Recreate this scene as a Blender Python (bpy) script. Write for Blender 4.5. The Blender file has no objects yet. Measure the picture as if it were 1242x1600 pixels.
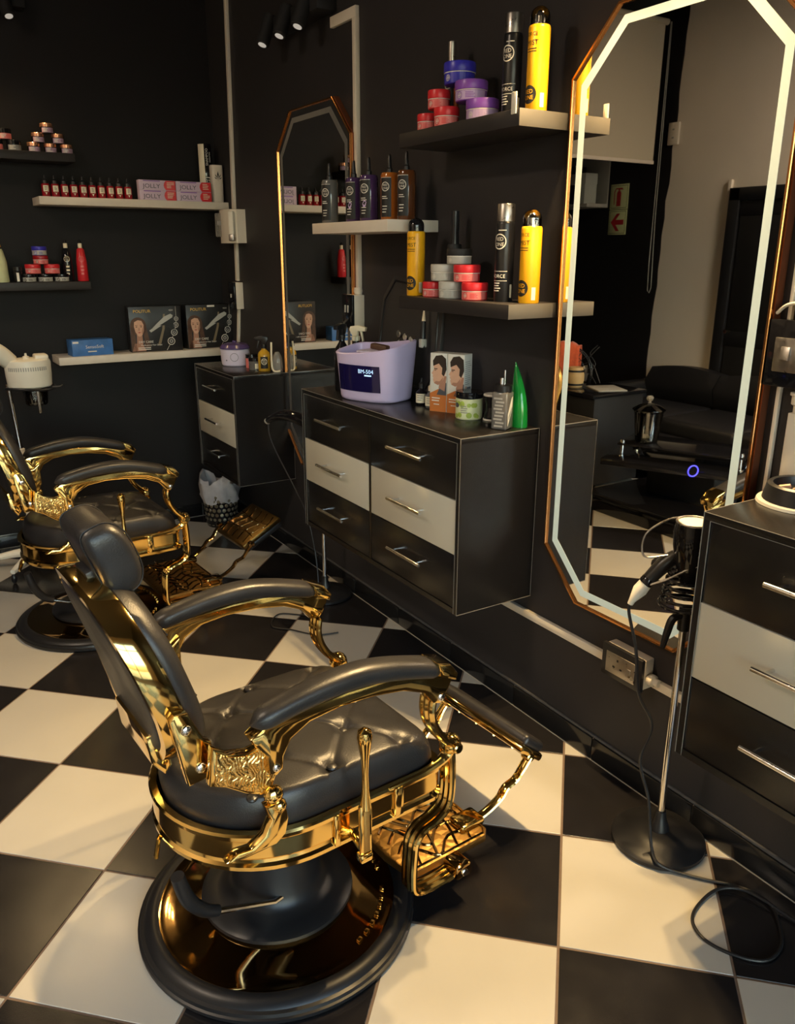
import bpy, bmesh, math, random
from mathutils import Vector, Matrix, Euler

random.seed(7)
PI = math.pi
S = bpy.context.scene
COL = S.collection

# ------------------------------------------------------------ camera
cam_data = bpy.data.cameras.new('camera')
cam = bpy.data.objects.new('camera', cam_data)
COL.objects.link(cam)
cam_data.sensor_fit = 'VERTICAL'
cam_data.sensor_height = 36.0
cam_data.lens = 36.0 * 1266.4 / 1600.0
cam_data.clip_start = 0.02
RIGHT = Vector((0.84788, -0.53018, 0.00236))
DOWN = Vector((-0.15989, -0.25995, -0.95229))
FWD = Vector((0.50550, 0.80705, -0.30518))
cam.matrix_world = Matrix(((RIGHT.x, -DOWN.x, -FWD.x, -1.763),
                           (RIGHT.y, -DOWN.y, -FWD.y, -4.782),
                           (RIGHT.z, -DOWN.z, -FWD.z, 1.585),
                           (0, 0, 0, 1)))
S.camera = cam

# ------------------------------------------------------------ world, exposure
S.view_settings.view_transform = 'Standard'
S.view_settings.look = 'None'
S.view_settings.gamma = 1.0
S.view_settings.use_curve_mapping = False
S.view_settings.exposure = 0.0
world = bpy.data.worlds.new('daylight')
S.world = world
world.use_nodes = True
wn = world.node_tree.nodes
wl = world.node_tree.links
sky = wn.new('ShaderNodeTexSky')
sky.sky_type = 'NISHITA'
sky.sun_disc = False
sky.sun_elevation = math.radians(38)
sky.sun_rotation = math.radians(20)
sky.air_density = 1.2
sky.dust_density = 2.5
wn['Background'].inputs['Strength'].default_value = 2.3
tint = wn.new('ShaderNodeMix')            # white balance of the warm photograph
tint.data_type = 'RGBA'
tint.blend_type = 'MULTIPLY'
tint.inputs[0].default_value = 1.0
tint.inputs[7].default_value = (1.0, 0.90, 0.77, 1)
wl.new(sky.outputs['Color'], tint.inputs[6])
wl.new(tint.outputs[2], wn['Background'].inputs['Color'])


# ------------------------------------------------------------ materials
MATS = {}


def mat(name, col, rough=0.5, metal=0.0, noise=0.0, nscale=30.0, bump=0.0, bscale=200.0, emit=0.0, ecol=None,
        coat=0.0, trans=0.0, spec=0.5, ior=1.45, voronoi=False, sheen=0.0, alpha=1.0, rvar=0.0):
    m = bpy.data.materials.new(name)
    m.use_nodes = True
    nt = m.node_tree
    n, l = nt.nodes, nt.links
    p = n['Principled BSDF']
    c4 = (col[0], col[1], col[2], 1)
    p.inputs['Base Color'].default_value = c4
    p.inputs['Roughness'].default_value = rough
    p.inputs['Metallic'].default_value = metal
    p.inputs['Coat Weight'].default_value = coat
    p.inputs['Coat Roughness'].default_value = 0.08
    p.inputs['Transmission Weight'].default_value = trans
    p.inputs['Specular IOR Level'].default_value = spec
    p.inputs['IOR'].default_value = ior
    p.inputs['Alpha'].default_value = alpha
    p.inputs['Sheen Weight'].default_value = sheen
    if emit:
        p.inputs['Emission Strength'].default_value = emit
        p.inputs['Emission Color'].default_value = (*(ecol or col), 1)
    tc = n.new('ShaderNodeTexCoord')
    if noise or rvar:
        t = n.new('ShaderNodeTexNoise')
        t.inputs['Scale'].default_value = nscale
        t.inputs['Detail'].default_value = 4
        l.new(tc.outputs['Object'], t.inputs['Vector'])
        if noise:
            r = n.new('ShaderNodeMix')
            r.data_type = 'RGBA'
            lo = [max(0, x * (1 - noise)) for x in col]
            hi = [min(1, x * (1 + noise)) for x in col]
            r.inputs[6].default_value = (*lo, 1)
            r.inputs[7].default_value = (*hi, 1)
            l.new(t.outputs['Fac'], r.inputs[0])
            l.new(r.outputs[2], p.inputs['Base Color'])
        if rvar:
            mr = n.new('ShaderNodeMapRange')
            mr.inputs['To Min'].default_value = max(0.02, rough - rvar)
            mr.inputs['To Max'].default_value = rough + rvar
            mr.inputs['From Min'].default_value = 0.3
            mr.inputs['From Max'].default_value = 0.7
            l.new(t.outputs['Fac'], mr.inputs['Value'])
            l.new(mr.outputs['Result'], p.inputs['Roughness'])
    if bump:
        b = n.new('ShaderNodeBump')
        b.inputs['Strength'].default_value = bump
        b.inputs['Distance'].default_value = 0.0045 if voronoi is True else 0.003 if voronoi else 0.002
        if voronoi == 'wave':                # chased swirling lines
            t2 = n.new('ShaderNodeTexWave')
            t2.inputs['Scale'].default_value = bscale
            t2.inputs['Distortion'].default_value = 14
            t2.inputs['Detail'].default_value = 1.5
            t2.inputs['Detail Scale'].default_value = 1.3
            l.new(tc.outputs['Object'], t2.inputs['Vector'])
            l.new(t2.outputs['Fac'], b.inputs['Height'])
        elif voronoi:
            t2 = n.new('ShaderNodeTexVoronoi')
            t2.feature = 'DISTANCE_TO_EDGE'
            t2.inputs['Scale'].default_value = bscale
            l.new(tc.outputs['Object'], t2.inputs['Vector'])
            l.new(t2.outputs['Distance'], b.inputs['Height'])
        else:
            t2 = n.new('ShaderNodeTexNoise')
            t2.inputs['Scale'].default_value = bscale
            t2.inputs['Detail'].default_value = 3
            l.new(tc.outputs['Object'], t2.inputs['Vector'])
            l.new(t2.outputs['Fac'], b.inputs['Height'])
        l.new(b.outputs['Normal'], p.inputs['Normal'])
    MATS[name] = m
    return m


def glassmat(name, tint, refl=1.0, rough=0.02, ior=1.5):
    """thin clear glass: see-through with a Fresnel reflection"""
    m = bpy.data.materials.new(name)
    m.use_nodes = True
    nt = m.node_tree
    n, l = nt.nodes, nt.links
    n.remove(n['Principled BSDF'])
    out = n['Material Output']
    tr = n.new('ShaderNodeBsdfTransparent')
    tr.inputs['Color'].default_value = (*tint, 1)
    gl = n.new('ShaderNodeBsdfGlossy')
    gl.inputs['Roughness'].default_value = rough
    fr = n.new('ShaderNodeFresnel')
    fr.inputs['IOR'].default_value = ior
    mx = n.new('ShaderNodeMixShader')
    l.new(fr.outputs['Fac'], mx.inputs['Fac'])
    l.new(tr.outputs['BSDF'], mx.inputs[1])
    l.new(gl.outputs['BSDF'], mx.inputs[2])
    l.new(mx.outputs['Shader'], out.inputs['Surface'])
    MATS[name] = m
    return m


mat('black_paint', (0.0140, 0.0128, 0.0132), 0.55, noise=0.10, nscale=3, bump=0.12, bscale=90, spec=0.22)
mat('black_paint_lit', (0.030, 0.0270, 0.0275), 0.5, noise=0.10, nscale=3, bump=0.12, bscale=90, spec=0.3)  # same black paint, made paler to carry the spot wash
mat('cream_paint', (0.76, 0.68, 0.57), 0.8, noise=0.06, nscale=3, bump=0.1, bscale=60)
mat('ceiling_paint', (0.10, 0.095, 0.09), 0.8, noise=0.05)
mat('tile_white', (0.46, 0.438, 0.385), 0.22, noise=0.05, nscale=5, bump=0.05, bscale=300, rvar=0.05)
mat('tile_black', (0.013, 0.012, 0.013), 0.20, noise=0.2, nscale=8, bump=0.10, bscale=420, rvar=0.05)
mat('grout', (0.16, 0.115, 0.085), 0.9, noise=0.2, nscale=60)
mat('grout_pale', (0.42, 0.37, 0.30), 0.9, noise=0.2, nscale=60)
mat('skirting_tile', (0.010, 0.010, 0.011), 0.15, noise=0.2)
mat('plaster_edge', (0.06, 0.058, 0.06), 0.9, noise=0.5, nscale=40, bump=0.5, bscale=150)
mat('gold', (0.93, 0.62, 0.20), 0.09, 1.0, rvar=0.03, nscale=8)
mat('gold_dark', (0.40, 0.24, 0.09), 0.07, 1.0, rvar=0.03, nscale=8)  # darker gold for under and far parts, dark reflections put into its colour
mat('gold_engraved', (0.90, 0.60, 0.21), 0.22, 1.0, bump=0.6, bscale=34, voronoi='wave')
mat('gold_stipple', (0.46, 0.27, 0.085), 0.36, 1.0, bump=0.9, bscale=420)
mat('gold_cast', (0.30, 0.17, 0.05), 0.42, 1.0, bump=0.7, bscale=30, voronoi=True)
mat('mat_black', (0.030, 0.028, 0.028), 0.5, noise=0.1)
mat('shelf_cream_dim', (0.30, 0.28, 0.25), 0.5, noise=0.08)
mat('gold_reflect_brown', (0.17, 0.105, 0.035), 0.30, 1.0, bump=0.4, bscale=300)  # same gold on the far calf rest, browned to stand for reflections
mat('leather', (0.019, 0.018, 0.019), 0.36, noise=0.2, nscale=12, bump=0.22, bscale=330, rvar=0.06, spec=0.55)
mat('rubber', (0.011, 0.011, 0.0125), 0.38, noise=0.2, nscale=10, spec=0.45)
mat('black_plastic', (0.012, 0.012, 0.014), 0.3, noise=0.1)
mat('black_gloss', (0.008, 0.008, 0.010), 0.08, noise=0.1)
mat('black_matte', (0.012, 0.012, 0.013), 0.6, noise=0.1)
mat('chrome', (0.75, 0.73, 0.70), 0.14, 1.0, rvar=0.04)
mat('steel_brushed', (0.46, 0.43, 0.40), 0.34, 1.0, rvar=0.08, nscale=60)
mat('laminate_black', (0.010, 0.009, 0.009), 0.27, bump=0.03, bscale=700)
mat('laminate_white', (0.48, 0.455, 0.375), 0.32, noise=0.03, nscale=3)
mat('edge_band', (0.20, 0.185, 0.165), 0.4, noise=0.2)
mat('shelf_white', (0.68, 0.60, 0.50), 0.5, noise=0.08, nscale=14)
mat('shelf_glare', (0.085, 0.077, 0.067), 0.45, noise=0.08, nscale=14)  # paler copy of the black board, glare on its end put into colour
mat('shelf_black', (0.022, 0.019, 0.019), 0.45, noise=0.15, nscale=14)
mat('pvc_white', (0.70, 0.63, 0.52), 0.5, noise=0.06, nscale=9)
mat('plastic_white', (0.72, 0.68, 0.58), 0.35, noise=0.04)
mat('copper', (0.74, 0.33, 0.11), 0.22, 1.0)
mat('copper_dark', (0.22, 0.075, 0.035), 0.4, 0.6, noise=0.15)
mat('mirror', (0.86, 0.85, 0.82), 0.012, 1.0)
mat('led_band', (0.42, 0.47, 0.43), 0.5, emit=0.26, ecol=(0.74, 0.92, 0.80), noise=0.04)
mat('frost_band', (0.11, 0.11, 0.11), 0.6, noise=0.1)
mat('lavender', (0.56, 0.48, 0.72), 0.3, noise=0.03)
mat('lavender_pale', (0.66, 0.60, 0.74), 0.35, noise=0.03)
mat('violet_lid', (0.075, 0.05, 0.15), 0.2, noise=0.05)
mat('indigo_window', (0.008, 0.006, 0.05), 0.1, noise=0.1)
mat('display_text', (0.5, 0.7, 1.0), 0.5, emit=0.9, ecol=(0.45, 0.70, 1.0))
mat('red', (0.62, 0.022, 0.03), 0.32, noise=0.06)
mat('red_dark', (0.30, 0.010, 0.018), 0.25, noise=0.1)
mat('red_pale', (0.75, 0.19, 0.18), 0.4, noise=0.05)
mat('blue', (0.035, 0.03, 0.42), 0.32, noise=0.06)
mat('blue_box', (0.05, 0.16, 0.42), 0.4, noise=0.5, nscale=18)
mat('purple', (0.22, 0.07, 0.42), 0.32, noise=0.06)
mat('purple_pale', (0.48, 0.34, 0.58), 0.4, noise=0.05)
mat('silver_grey', (0.50, 0.48, 0.43), 0.35, noise=0.05)
mat('grey_pale', (0.42, 0.41, 0.37), 0.4, noise=0.05)
mat('yellow', (0.86, 0.42, 0.010), 0.3, noise=0.04)
mat('amber', (0.36, 0.10, 0.013), 0.1, noise=0.2, coat=0.5)
mat('amber_dark', (0.095, 0.030, 0.009), 0.1, noise=0.2, coat=0.5)
mat('grape', (0.055, 0.025, 0.085), 0.1, noise=0.2, coat=0.5)
mat('smoke', (0.12, 0.115, 0.11), 0.1, noise=0.2, coat=0.5)
mat('rose_gold', (0.72, 0.36, 0.22), 0.25, 0.8, noise=0.05)
mat('pink_print', (0.45, 0.30, 0.40), 0.35, noise=0.6, nscale=90)
mat('white_print', (0.74, 0.70, 0.62), 0.5, noise=0.04)
mat('cream_print', (0.78, 0.70, 0.52), 0.5, noise=0.04)
mat('grey_print', (0.30, 0.29, 0.27), 0.5, noise=0.08)
mat('black_print', (0.010, 0.010, 0.010), 0.5, noise=0.1)
mat('gold_print', (0.80, 0.46, 0.05), 0.4, noise=0.1)
mat('orange_print', (0.52, 0.16, 0.035), 0.45, noise=0.15, nscale=14)
mat('pink_box', (0.62, 0.48, 0.60), 0.4, noise=0.06)
mat('card_black', (0.016, 0.015, 0.015), 0.35, noise=0.2, nscale=14)
mat('card_bronze', (0.20, 0.15, 0.09), 0.35, noise=0.3, nscale=14)
mat('card_white', (0.66, 0.64, 0.58), 0.45, noise=0.05)
mat('skin', (0.62, 0.36, 0.24), 0.55, noise=0.1, nscale=40)
mat('skin_shade', (0.40, 0.20, 0.13), 0.55, noise=0.1, nscale=40)
mat('hair_brown', (0.085, 0.04, 0.022), 0.5, noise=0.4, nscale=60)
mat('hair_dark', (0.025, 0.016, 0.012), 0.5, noise=0.4, nscale=60)
mat('lips', (0.42, 0.09, 0.07), 0.5)
mat('suit_grey', (0.07, 0.075, 0.09), 0.5, noise=0.2)
mat('lime_print', (0.36, 0.46, 0.07), 0.4, noise=0.5, nscale=70)
mat('lime_pale', (0.66, 0.68, 0.40), 0.4, noise=0.1)
mat('green_glass', (0.012, 0.30, 0.05), 0.06, noise=0.1, trans=0.35, coat=0.4)
mat('yellow_liquid', (0.62, 0.36, 0.03), 0.08, noise=0.1, trans=0.3)
mat('clear_plastic', (0.62, 0.60, 0.55), 0.06, noise=0.1, trans=0.75)
mat('bag_film', (0.64, 0.62, 0.62), 0.3, noise=0.15, nscale=25, alpha=0.75)
mat('sign_lime', (0.62, 0.66, 0.34), 0.5, noise=0.03)
mat('sign_red', (0.40, 0.012, 0.02), 0.5, noise=0.05)
mat('towel_orange', (0.78, 0.13, 0.045), 0.95, noise=0.2, nscale=60, bump=0.8, bscale=160, sheen=0.4)
mat('sofa_black', (0.012, 0.012, 0.014), 0.45, noise=0.2, bump=0.2, bscale=250)
mat('blind_fabric', (0.50, 0.44, 0.33), 0.85, noise=0.04, nscale=120)
mat('door_black', (0.014, 0.014, 0.016), 0.4, noise=0.1)
mat('wood_pale', (0.60, 0.40, 0.18), 0.45, noise=0.15, nscale=12)
mat('lamp_dim', (0.5, 0.48, 0.44), 0.4, emit=0.35, ecol=(1.0, 0.92, 0.8))
mat('lamp_glow', (1, 0.95, 0.85), 0.5, emit=3.0, ecol=(1.0, 0.90, 0.74))
mat('blue_led', (0.1, 0.1, 1), 0.5, emit=2.5, ecol=(0.06, 0.05, 1.0))
mat('cable_black', (0.014, 0.014, 0.016), 0.4)
mat('concrete', (0.35, 0.33, 0.30), 0.9, noise=0.2, nscale=4)
mat('brass_beads', (0.30, 0.27, 0.20), 0.3, 0.8, noise=0.2)
glassmat('window_glass', (0.96, 0.97, 0.96))
glassmat('clear_glass', (0.93, 0.93, 0.91), rough=0.05, ior=2.1)
glassmat('smoked_glass', (0.10, 0.10, 0.10), rough=0.02, ior=1.6)


# ------------------------------------------------------------ mesh builder
class G:
    """collects primitive shapes into one bmesh"""

    def __init__(s):
        s.bm = bmesh.new()

    def add(s, verts, faces, mi=0):
        vs = [s.bm.verts.new(v) for v in verts]
        out = []
        for f in faces:
            try:
                nf = s.bm.faces.new([vs[i] for i in f])
                nf.material_index = mi
                out.append(nf)
            except ValueError:
                pass
        return vs

    def box(s, c, d, bev=0.0, rot=None, seg=2, mi=0):
        b = bmesh.new()
        bmesh.ops.create_cube(b, size=1.0)
        for v in b.verts:
            v.co = Vector((v.co.x * d[0], v.co.y * d[1], v.co.z * d[2]))
        if bev:
            bmesh.ops.bevel(b, geom=list(b.edges), offset=bev, segments=seg, profile=0.5, affect='EDGES')
        M = Matrix.Translation(c) @ (Euler(rot).to_matrix().to_4x4() if rot else Matrix())
        s.merge(b, M, mi)
        return s

    def merge(s, b, M=None, mi=0):
        b.verts.index_update()
        vs = [s.bm.verts.new((M @ v.co) if M else v.co) for v in b.verts]
        for f in b.faces:
            try:
                nf = s.bm.faces.new([vs[v.index] for v in f.verts])
                nf.material_index = mi
            except ValueError:
                pass
        b.free()

    def lathe(s, prof, n=28, c=(0, 0, 0), M=None, mi=0, sx=1.0, sy=1.0):
        c = Vector(c)
        rows = []
        for (r, z) in prof:
            if r <= 1e-6:
                co = Vector((0, 0, z))
                rows.append([s.bm.verts.new((M @ co if M else co) + c)])
            else:
                row = []
                for i in range(n):
                    a = 2 * PI * i / n
                    co = Vector((r * math.cos(a) * sx, r * math.sin(a) * sy, z))
                    row.append(s.bm.verts.new((M @ co if M else co) + c))
                rows.append(row)
        for a, b in zip(rows[:-1], rows[1:]):
            for i in range(n):
                j = (i + 1) % n
                if len(a) == 1 and len(b) == 1:
                    continue
                if len(a) == 1:
                    f = [a[0], b[j], b[i]]
                elif len(b) == 1:
                    f = [a[i], a[j], b[0]]
                else:
                    f = [a[i], a[j], b[j], b[i]]
                try:
                    s.bm.faces.new(f).material_index = mi
                except ValueError:
                    pass
        return s

    def cyl(s, p0, p1, r0, r1=None, n=16, mi=0, bev=0.0):
        r1 = r0 if r1 is None else r1
        p0, p1 = Vector(p0), Vector(p1)
        d = p1 - p0
        L = d.length
        q = d.to_track_quat('Z', 'Y').to_matrix()
        b = min(bev, r0 * 0.9, L * 0.4)
        if b:
            prof = [(0, 0), (r0 - b, 0), (r0, b), (r1, L - b), (r1 - b, L), (0, L)]
        else:
            prof = [(0, 0), (r0, 0), (r1, L), (0, L)]
        return s.lathe(prof, n, p0, q, mi)

    def ball(s, c, r, n=14, sc=(1, 1, 1), mi=0):
        k = max(5, n // 2)
        prof = [(r * math.sin(PI * i / k), -r * math.cos(PI * i / k) * sc[2]) for i in range(k + 1)]
        prof[0] = (0, prof[0][1])
        prof[-1] = (0, prof[-1][1])
        return s.lathe(prof, n, c, None, mi, sc[0], sc[1])

    def tube(s, pts, r, n=8, closed=False, mi=0, smooth=0, rx=None, up=None):
        """sweep a round (or rx*r elliptical) section along points; r may be a list"""
        P = [Vector(p) for p in pts]
        rr = list(r) if isinstance(r, (list, tuple)) else [r] * len(P)
        if smooth:
            P, rr = catmull(P, rr, smooth, closed)
        m = len(P)
        rows = []
        prev = None
        for i in range(m):
            if closed:
                t = P[(i + 1) % m] - P[i - 1]
            else:
                t = P[min(i + 1, m - 1)] - P[max(i - 1, 0)]
            t.normalize()
            if up is not None:
                u = Vector(up)
            elif prev is None:
                u = Vector((0, 0, 1)) if abs(t.z) < 0.9 else Vector((1, 0, 0))
            else:
                u = prev
            u = u - t * u.dot(t)
            if u.length < 1e-6:
                u = t.orthogonal()
            u.normalize()
            prev = u
            w = t.cross(u)
            a = rr[i]
            b = a * rx if rx else a
            rows.append([s.bm.verts.new(P[i] + w * (b * math.cos(2 * PI * k / n)) + u * (a * math.sin(2 * PI * k / n)))
                         for k in range(n)])
        R = list(zip(rows[:-1], rows[1:]))
        if closed:
            R.append((rows[-1], rows[0]))
        for a, b in R:
            for i in range(n):
                j = (i + 1) % n
                try:
                    s.bm.faces.new([a[i], a[j], b[j], b[i]]).material_index = mi
                except ValueError:
                    pass
        if not closed:
            for row in (rows[0], rows[-1]):
                try:
                    s.bm.faces.new(row).material_index = mi
                except ValueError:
                    pass
        return s

    def loft(s, rings, closed=True, cap0=True, cap1=True, mi=0):
        rows = [[s.bm.verts.new(p) for p in ring] for ring in rings]
        n = len(rows[0])
        for a, b in zip(rows[:-1], rows[1:]):
            for i in range(n if closed else n - 1):
                j = (i + 1) % n
                try:
                    s.bm.faces.new([a[i], a[j], b[j], b[i]]).material_index = mi
                except ValueError:
                    pass
        for flag, row in ((cap0, rows[0]), (cap1, rows[-1])):
            if flag:
                try:
                    s.bm.faces.new(row).material_index = mi
                except ValueError:
                    pass
        return s

    def prism(s, poly, a, b, plane='xz', bev=0.0, mi=0):
        """extrude a 2D polygon between offsets a and b along the plane's normal"""
        def put(p, h):
            return {'xz': (p[0], h, p[1]), 'xy': (p[0], p[1], h), 'yz': (h, p[0], p[1])}[plane]
        t = bmesh.new()
        lo = [t.verts.new(put(p, a)) for p in poly]
        hi = [t.verts.new(put(p, b)) for p in poly]
        n = len(poly)
        t.faces.new(lo)
        t.faces.new(hi)
        for i in range(n):
            t.faces.new([lo[i], lo[(i + 1) % n], hi[(i + 1) % n], hi[i]])
        bmesh.ops.recalc_face_normals(t, faces=t.faces)
        if bev:
            rim = [e for e in t.edges if all(v in lo for v in e.verts) or all(v in hi for v in e.verts)]
            bmesh.ops.bevel(t, geom=rim, offset=bev, segments=2, profile=0.5, affect='EDGES')
        s.merge(t, None, mi)
        return s

    def quad(s, a, b, c, d, mi=0):
        s.add([a, b, c, d], [(0, 1, 2, 3)], mi)
        return s

    def build(s, name, m, parent=None, ang=35, loc=None, rot=None):
        bm = s.bm
        bmesh.ops.recalc_face_normals(bm, faces=bm.faces)
        me = bpy.data.meshes.new(name)
        bm.to_mesh(me)
        bm.free()
        for mm in (m if isinstance(m, (list, tuple)) else [m]):
            me.materials.append(MATS[mm])
        if ang:
            me.polygons.foreach_set('use_smooth', [True] * len(me.polygons))
            me.set_sharp_from_angle(angle=math.radians(ang))
        o = bpy.data.objects.new(name, me)
        COL.objects.link(o)
        if parent:
            o.parent = parent
        if loc:
            o.location = loc
        if rot:
            o.rotation_euler = rot
        return o


def catmull(P, rr, k, closed=False):
    out, ro = [], []
    n = len(P)
    segs = n if closed else n - 1
    for i in range(segs):
        if closed:
            p0, p1, p2, p3 = P[i - 1], P[i], P[(i + 1) % n], P[(i + 2) % n]
            r1, r2 = rr[i], rr[(i + 1) % n]
        else:
            p0, p1, p2, p3 = P[max(i - 1, 0)], P[i], P[i + 1], P[min(i + 2, n - 1)]
            r1, r2 = rr[i], rr[i + 1]
        for j in range(k):
            t = j / k
            out.append(0.5 * ((2 * p1) + (p2 - p0) * t + (2 * p0 - 5 * p1 + 4 * p2 - p3) * t * t
                              + (3 * p1 - p0 - 3 * p2 + p3) * t ** 3))
            ro.append(r1 + (r2 - r1) * t)
    if not closed:
        out.append(P[-1].copy())
        ro.append(rr[-1])
    return out, ro


def tag(o, label, cat, group=None):
    o['label'] = label
    o['category'] = cat
    if group:
        o['group'] = group
    return o


def thing(name, label, cat, loc=(0, 0, 0), rz=0.0, group=None):
    o = bpy.data.objects.new(name, None)
    o.empty_display_size = 0.05
    COL.objects.link(o)
    o.location = loc
    o.rotation_euler = (0, 0, rz)
    return tag(o, label, cat, group)


def struct(o):
    o['kind'] = 'structure'
    return o


def dup(root, loc, rz, label, group=None):
    r = root.copy()
    COL.objects.link(r)
    r.location = loc
    r.rotation_euler = (0, 0, rz)
    r['label'] = label
    if group:
        r['group'] = group
    for ch in list(root.children):
        c = ch.copy()
        COL.objects.link(c)
        c.parent = r
        for g in list(ch.children):
            d = g.copy()
            COL.objects.link(d)
            d.parent = c
    return r


# ------------------------------------------------------------ lettering
TXT = {}


def text_geo(body, size=1.0):
    """flat outline mesh of a word, centred, height of capitals = size"""
    if body not in TXT:
        cu = bpy.data.curves.new('lettering', 'FONT')
        cu.body = body
        cu.size = 1.0
        cu.align_x = 'CENTER'
        cu.resolution_u = 2
        ob = bpy.data.objects.new('lettering', cu)
        COL.objects.link(ob)
        dg = bpy.context.evaluated_depsgraph_get()
        me = bpy.data.meshes.new_from_object(ob.evaluated_get(dg))
        bm = bmesh.new()
        bm.from_mesh(me)
        bmesh.ops.triangulate(bm, faces=bm.faces)
        bm.verts.index_update()
        vs = [(v.co.x / 0.7, v.co.y / 0.7 - 0.5) for v in bm.verts]
        fs = [tuple(v.index for v in f.verts) for f in bm.faces]
        bm.free()
        bpy.data.objects.remove(ob)
        bpy.data.curves.remove(cu)
        bpy.data.meshes.remove(me)
        TXT[body] = (vs, fs)
    vs, fs = TXT[body]
    return [(x * size, y * size) for x, y in vs], fs


for w in ('JOLLY', 'RED', 'ONE', 'MIST', 'POLITUR', 'DRY CARE', 'Professional Hair Dryer', '4201', '4501', 'SensoSoft',
          'BM-504', 'KERATIN', 'SHAMPOO', 'FORCE', 'A'):
    text_geo(w)


def planar(o, u, v):
    """map (s, t) to the plane at o with axes u, v"""
    o, u, v = Vector(o), Vector(u), Vector(v)
    return lambda s, t: o + u * s + v * t


def wrap(r, z, th, cone=0.0):
    """map (s, t) on to a cylinder of radius r round the local z axis"""
    return lambda s, t: Vector(((r + cone * t) * math.cos(th + s / r), (r + cone * t) * math.sin(th + s / r), z + t))


def put_text(g, body, size, f, s0=0.0, t0=0.0, mi=0, mirror=False, vertical=False, sx=1.0):
    vs, fs = text_geo(body, size)
    out = []
    for (x, y) in vs:
        x *= sx
        if vertical:
            x, y = -y, x
        out.append(f(s0 + x, t0 + y))
    g.add(out, fs, mi)


def put_rect(g, f, s0, t0, w, h, mi=0, n=1):
    vs, fs = [], []
    for i in range(n + 1):
        s = s0 - w / 2 + w * i / n
        vs += [f(s, t0 - h / 2), f(s, t0 + h / 2)]
    for i in range(n):
        fs.append((2 * i, 2 * i + 2, 2 * i + 3, 2 * i + 1))
    g.add(vs, fs, mi)


def put_disc(g, f, s0, t0, r, mi=0, n=20, r_in=0.0, sy=1.0):
    vs, fs = [], []
    for i in range(n):
        a = 2 * PI * i / n
        vs.append(f(s0 + r * math.cos(a), t0 + r * sy * math.sin(a)))
    if r_in:
        for i in range(n):
            a = 2 * PI * i / n
            vs.append(f(s0 + r_in * math.cos(a), t0 + r_in * sy * math.sin(a)))
        for i in range(n):
            j = (i + 1) % n
            fs.append((i, j, n + j, n + i))
    else:                                   # rings to the centre, so that it follows a curved surface
        for q in (0.66, 0.33):
            for i in range(n):
                a = 2 * PI * i / n
                vs.append(f(s0 + q * r * math.cos(a), t0 + q * r * sy * math.sin(a)))
        vs.append(f(s0, t0))
        for i in range(n):
            j = (i + 1) % n
            fs += [(i, j, n + j, n + i), (n + i, n + j, 2 * n + j, 2 * n + i), (2 * n + i, 2 * n + j, 3 * n)]
    g.add(vs, fs, mi)


def put_poly(g, f, pts, mi=0):
    g.add([f(x, y) for x, y in pts], [tuple(range(len(pts)))], mi)


def put_lines(g, f, s0, t0, w, n, dt, h, mi=0, seed=1):
    """a block of tiny unreadable print: n short bars"""
    r = random.Random(seed)
    for i in range(n):
        ww = w * r.uniform(0.55, 1.0)
        put_rect(g, f, s0 - (w - ww) / 2, t0 - i * dt, ww, h, mi, 3)


# ============================================================ STRUCTURE
XL, YF, YA, H = -3.80, -6.40, 1.60, 3.40      # left wall, front wall, alcove end, ceiling height
XA = -2.25                                      # the back wall ends here, the alcove begins


def slab(name, c, d, m):
    return struct(G().box(c, d).build(name, m, ang=0))


floor = slab('floor', ((XL) / 2, (YF + YA) / 2, -0.052), (-XL + 0.3, YA - YF + 0.3, 0.1), 'grout')
ceiling = slab('ceiling', (XL / 2, (YF + YA) / 2, H + 0.05), (-XL + 0.3, YA - YF + 0.3, 0.1), 'ceiling_paint')
wall_right = slab('wall_right', (0.06, (YF + YA) / 2, H / 2), (0.12, YA - YF + 0.3, H), 'black_paint_lit')
wall_back = slab('wall_back', (XA / 2, 0.06, H / 2), (-XA, 0.12, H), 'black_paint')
wall_alcove = slab('wall_alcove', (XL / 2 + XA / 2, YA + 0.06, H / 2), (XA - XL + 0.2, 0.12, H), 'black_paint')
wall_alcove_side = slab('wall_alcove_side', (XA + 0.06, (YA + 0.12) / 2, H / 2), (0.12, YA - 0.12, H), 'black_paint')
# left wall: cream in the shop, black paint beyond the back wall line (ragged paint edge)
wall_left = slab('wall_left', (XL - 0.06, (YF + YA) / 2, H / 2), (0.12, YA - YF + 0.3, H), 'cream_paint')
rag = [(0.02, 0.0), (YA, 0.0), (YA, H), (-0.09, H)]
rr_ = random.Random(3)
zz = H - 0.12
while zz > 0.05:
    rag.append((-0.09 + 0.11 * (1 - zz / H) + rr_.uniform(-0.012, 0.012), zz))
    zz -= 0.13
struct(G().prism(rag, XL, XL + 0.004, 'yz').build('wall_left_black_paint', 'black_paint', ang=0))

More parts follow.
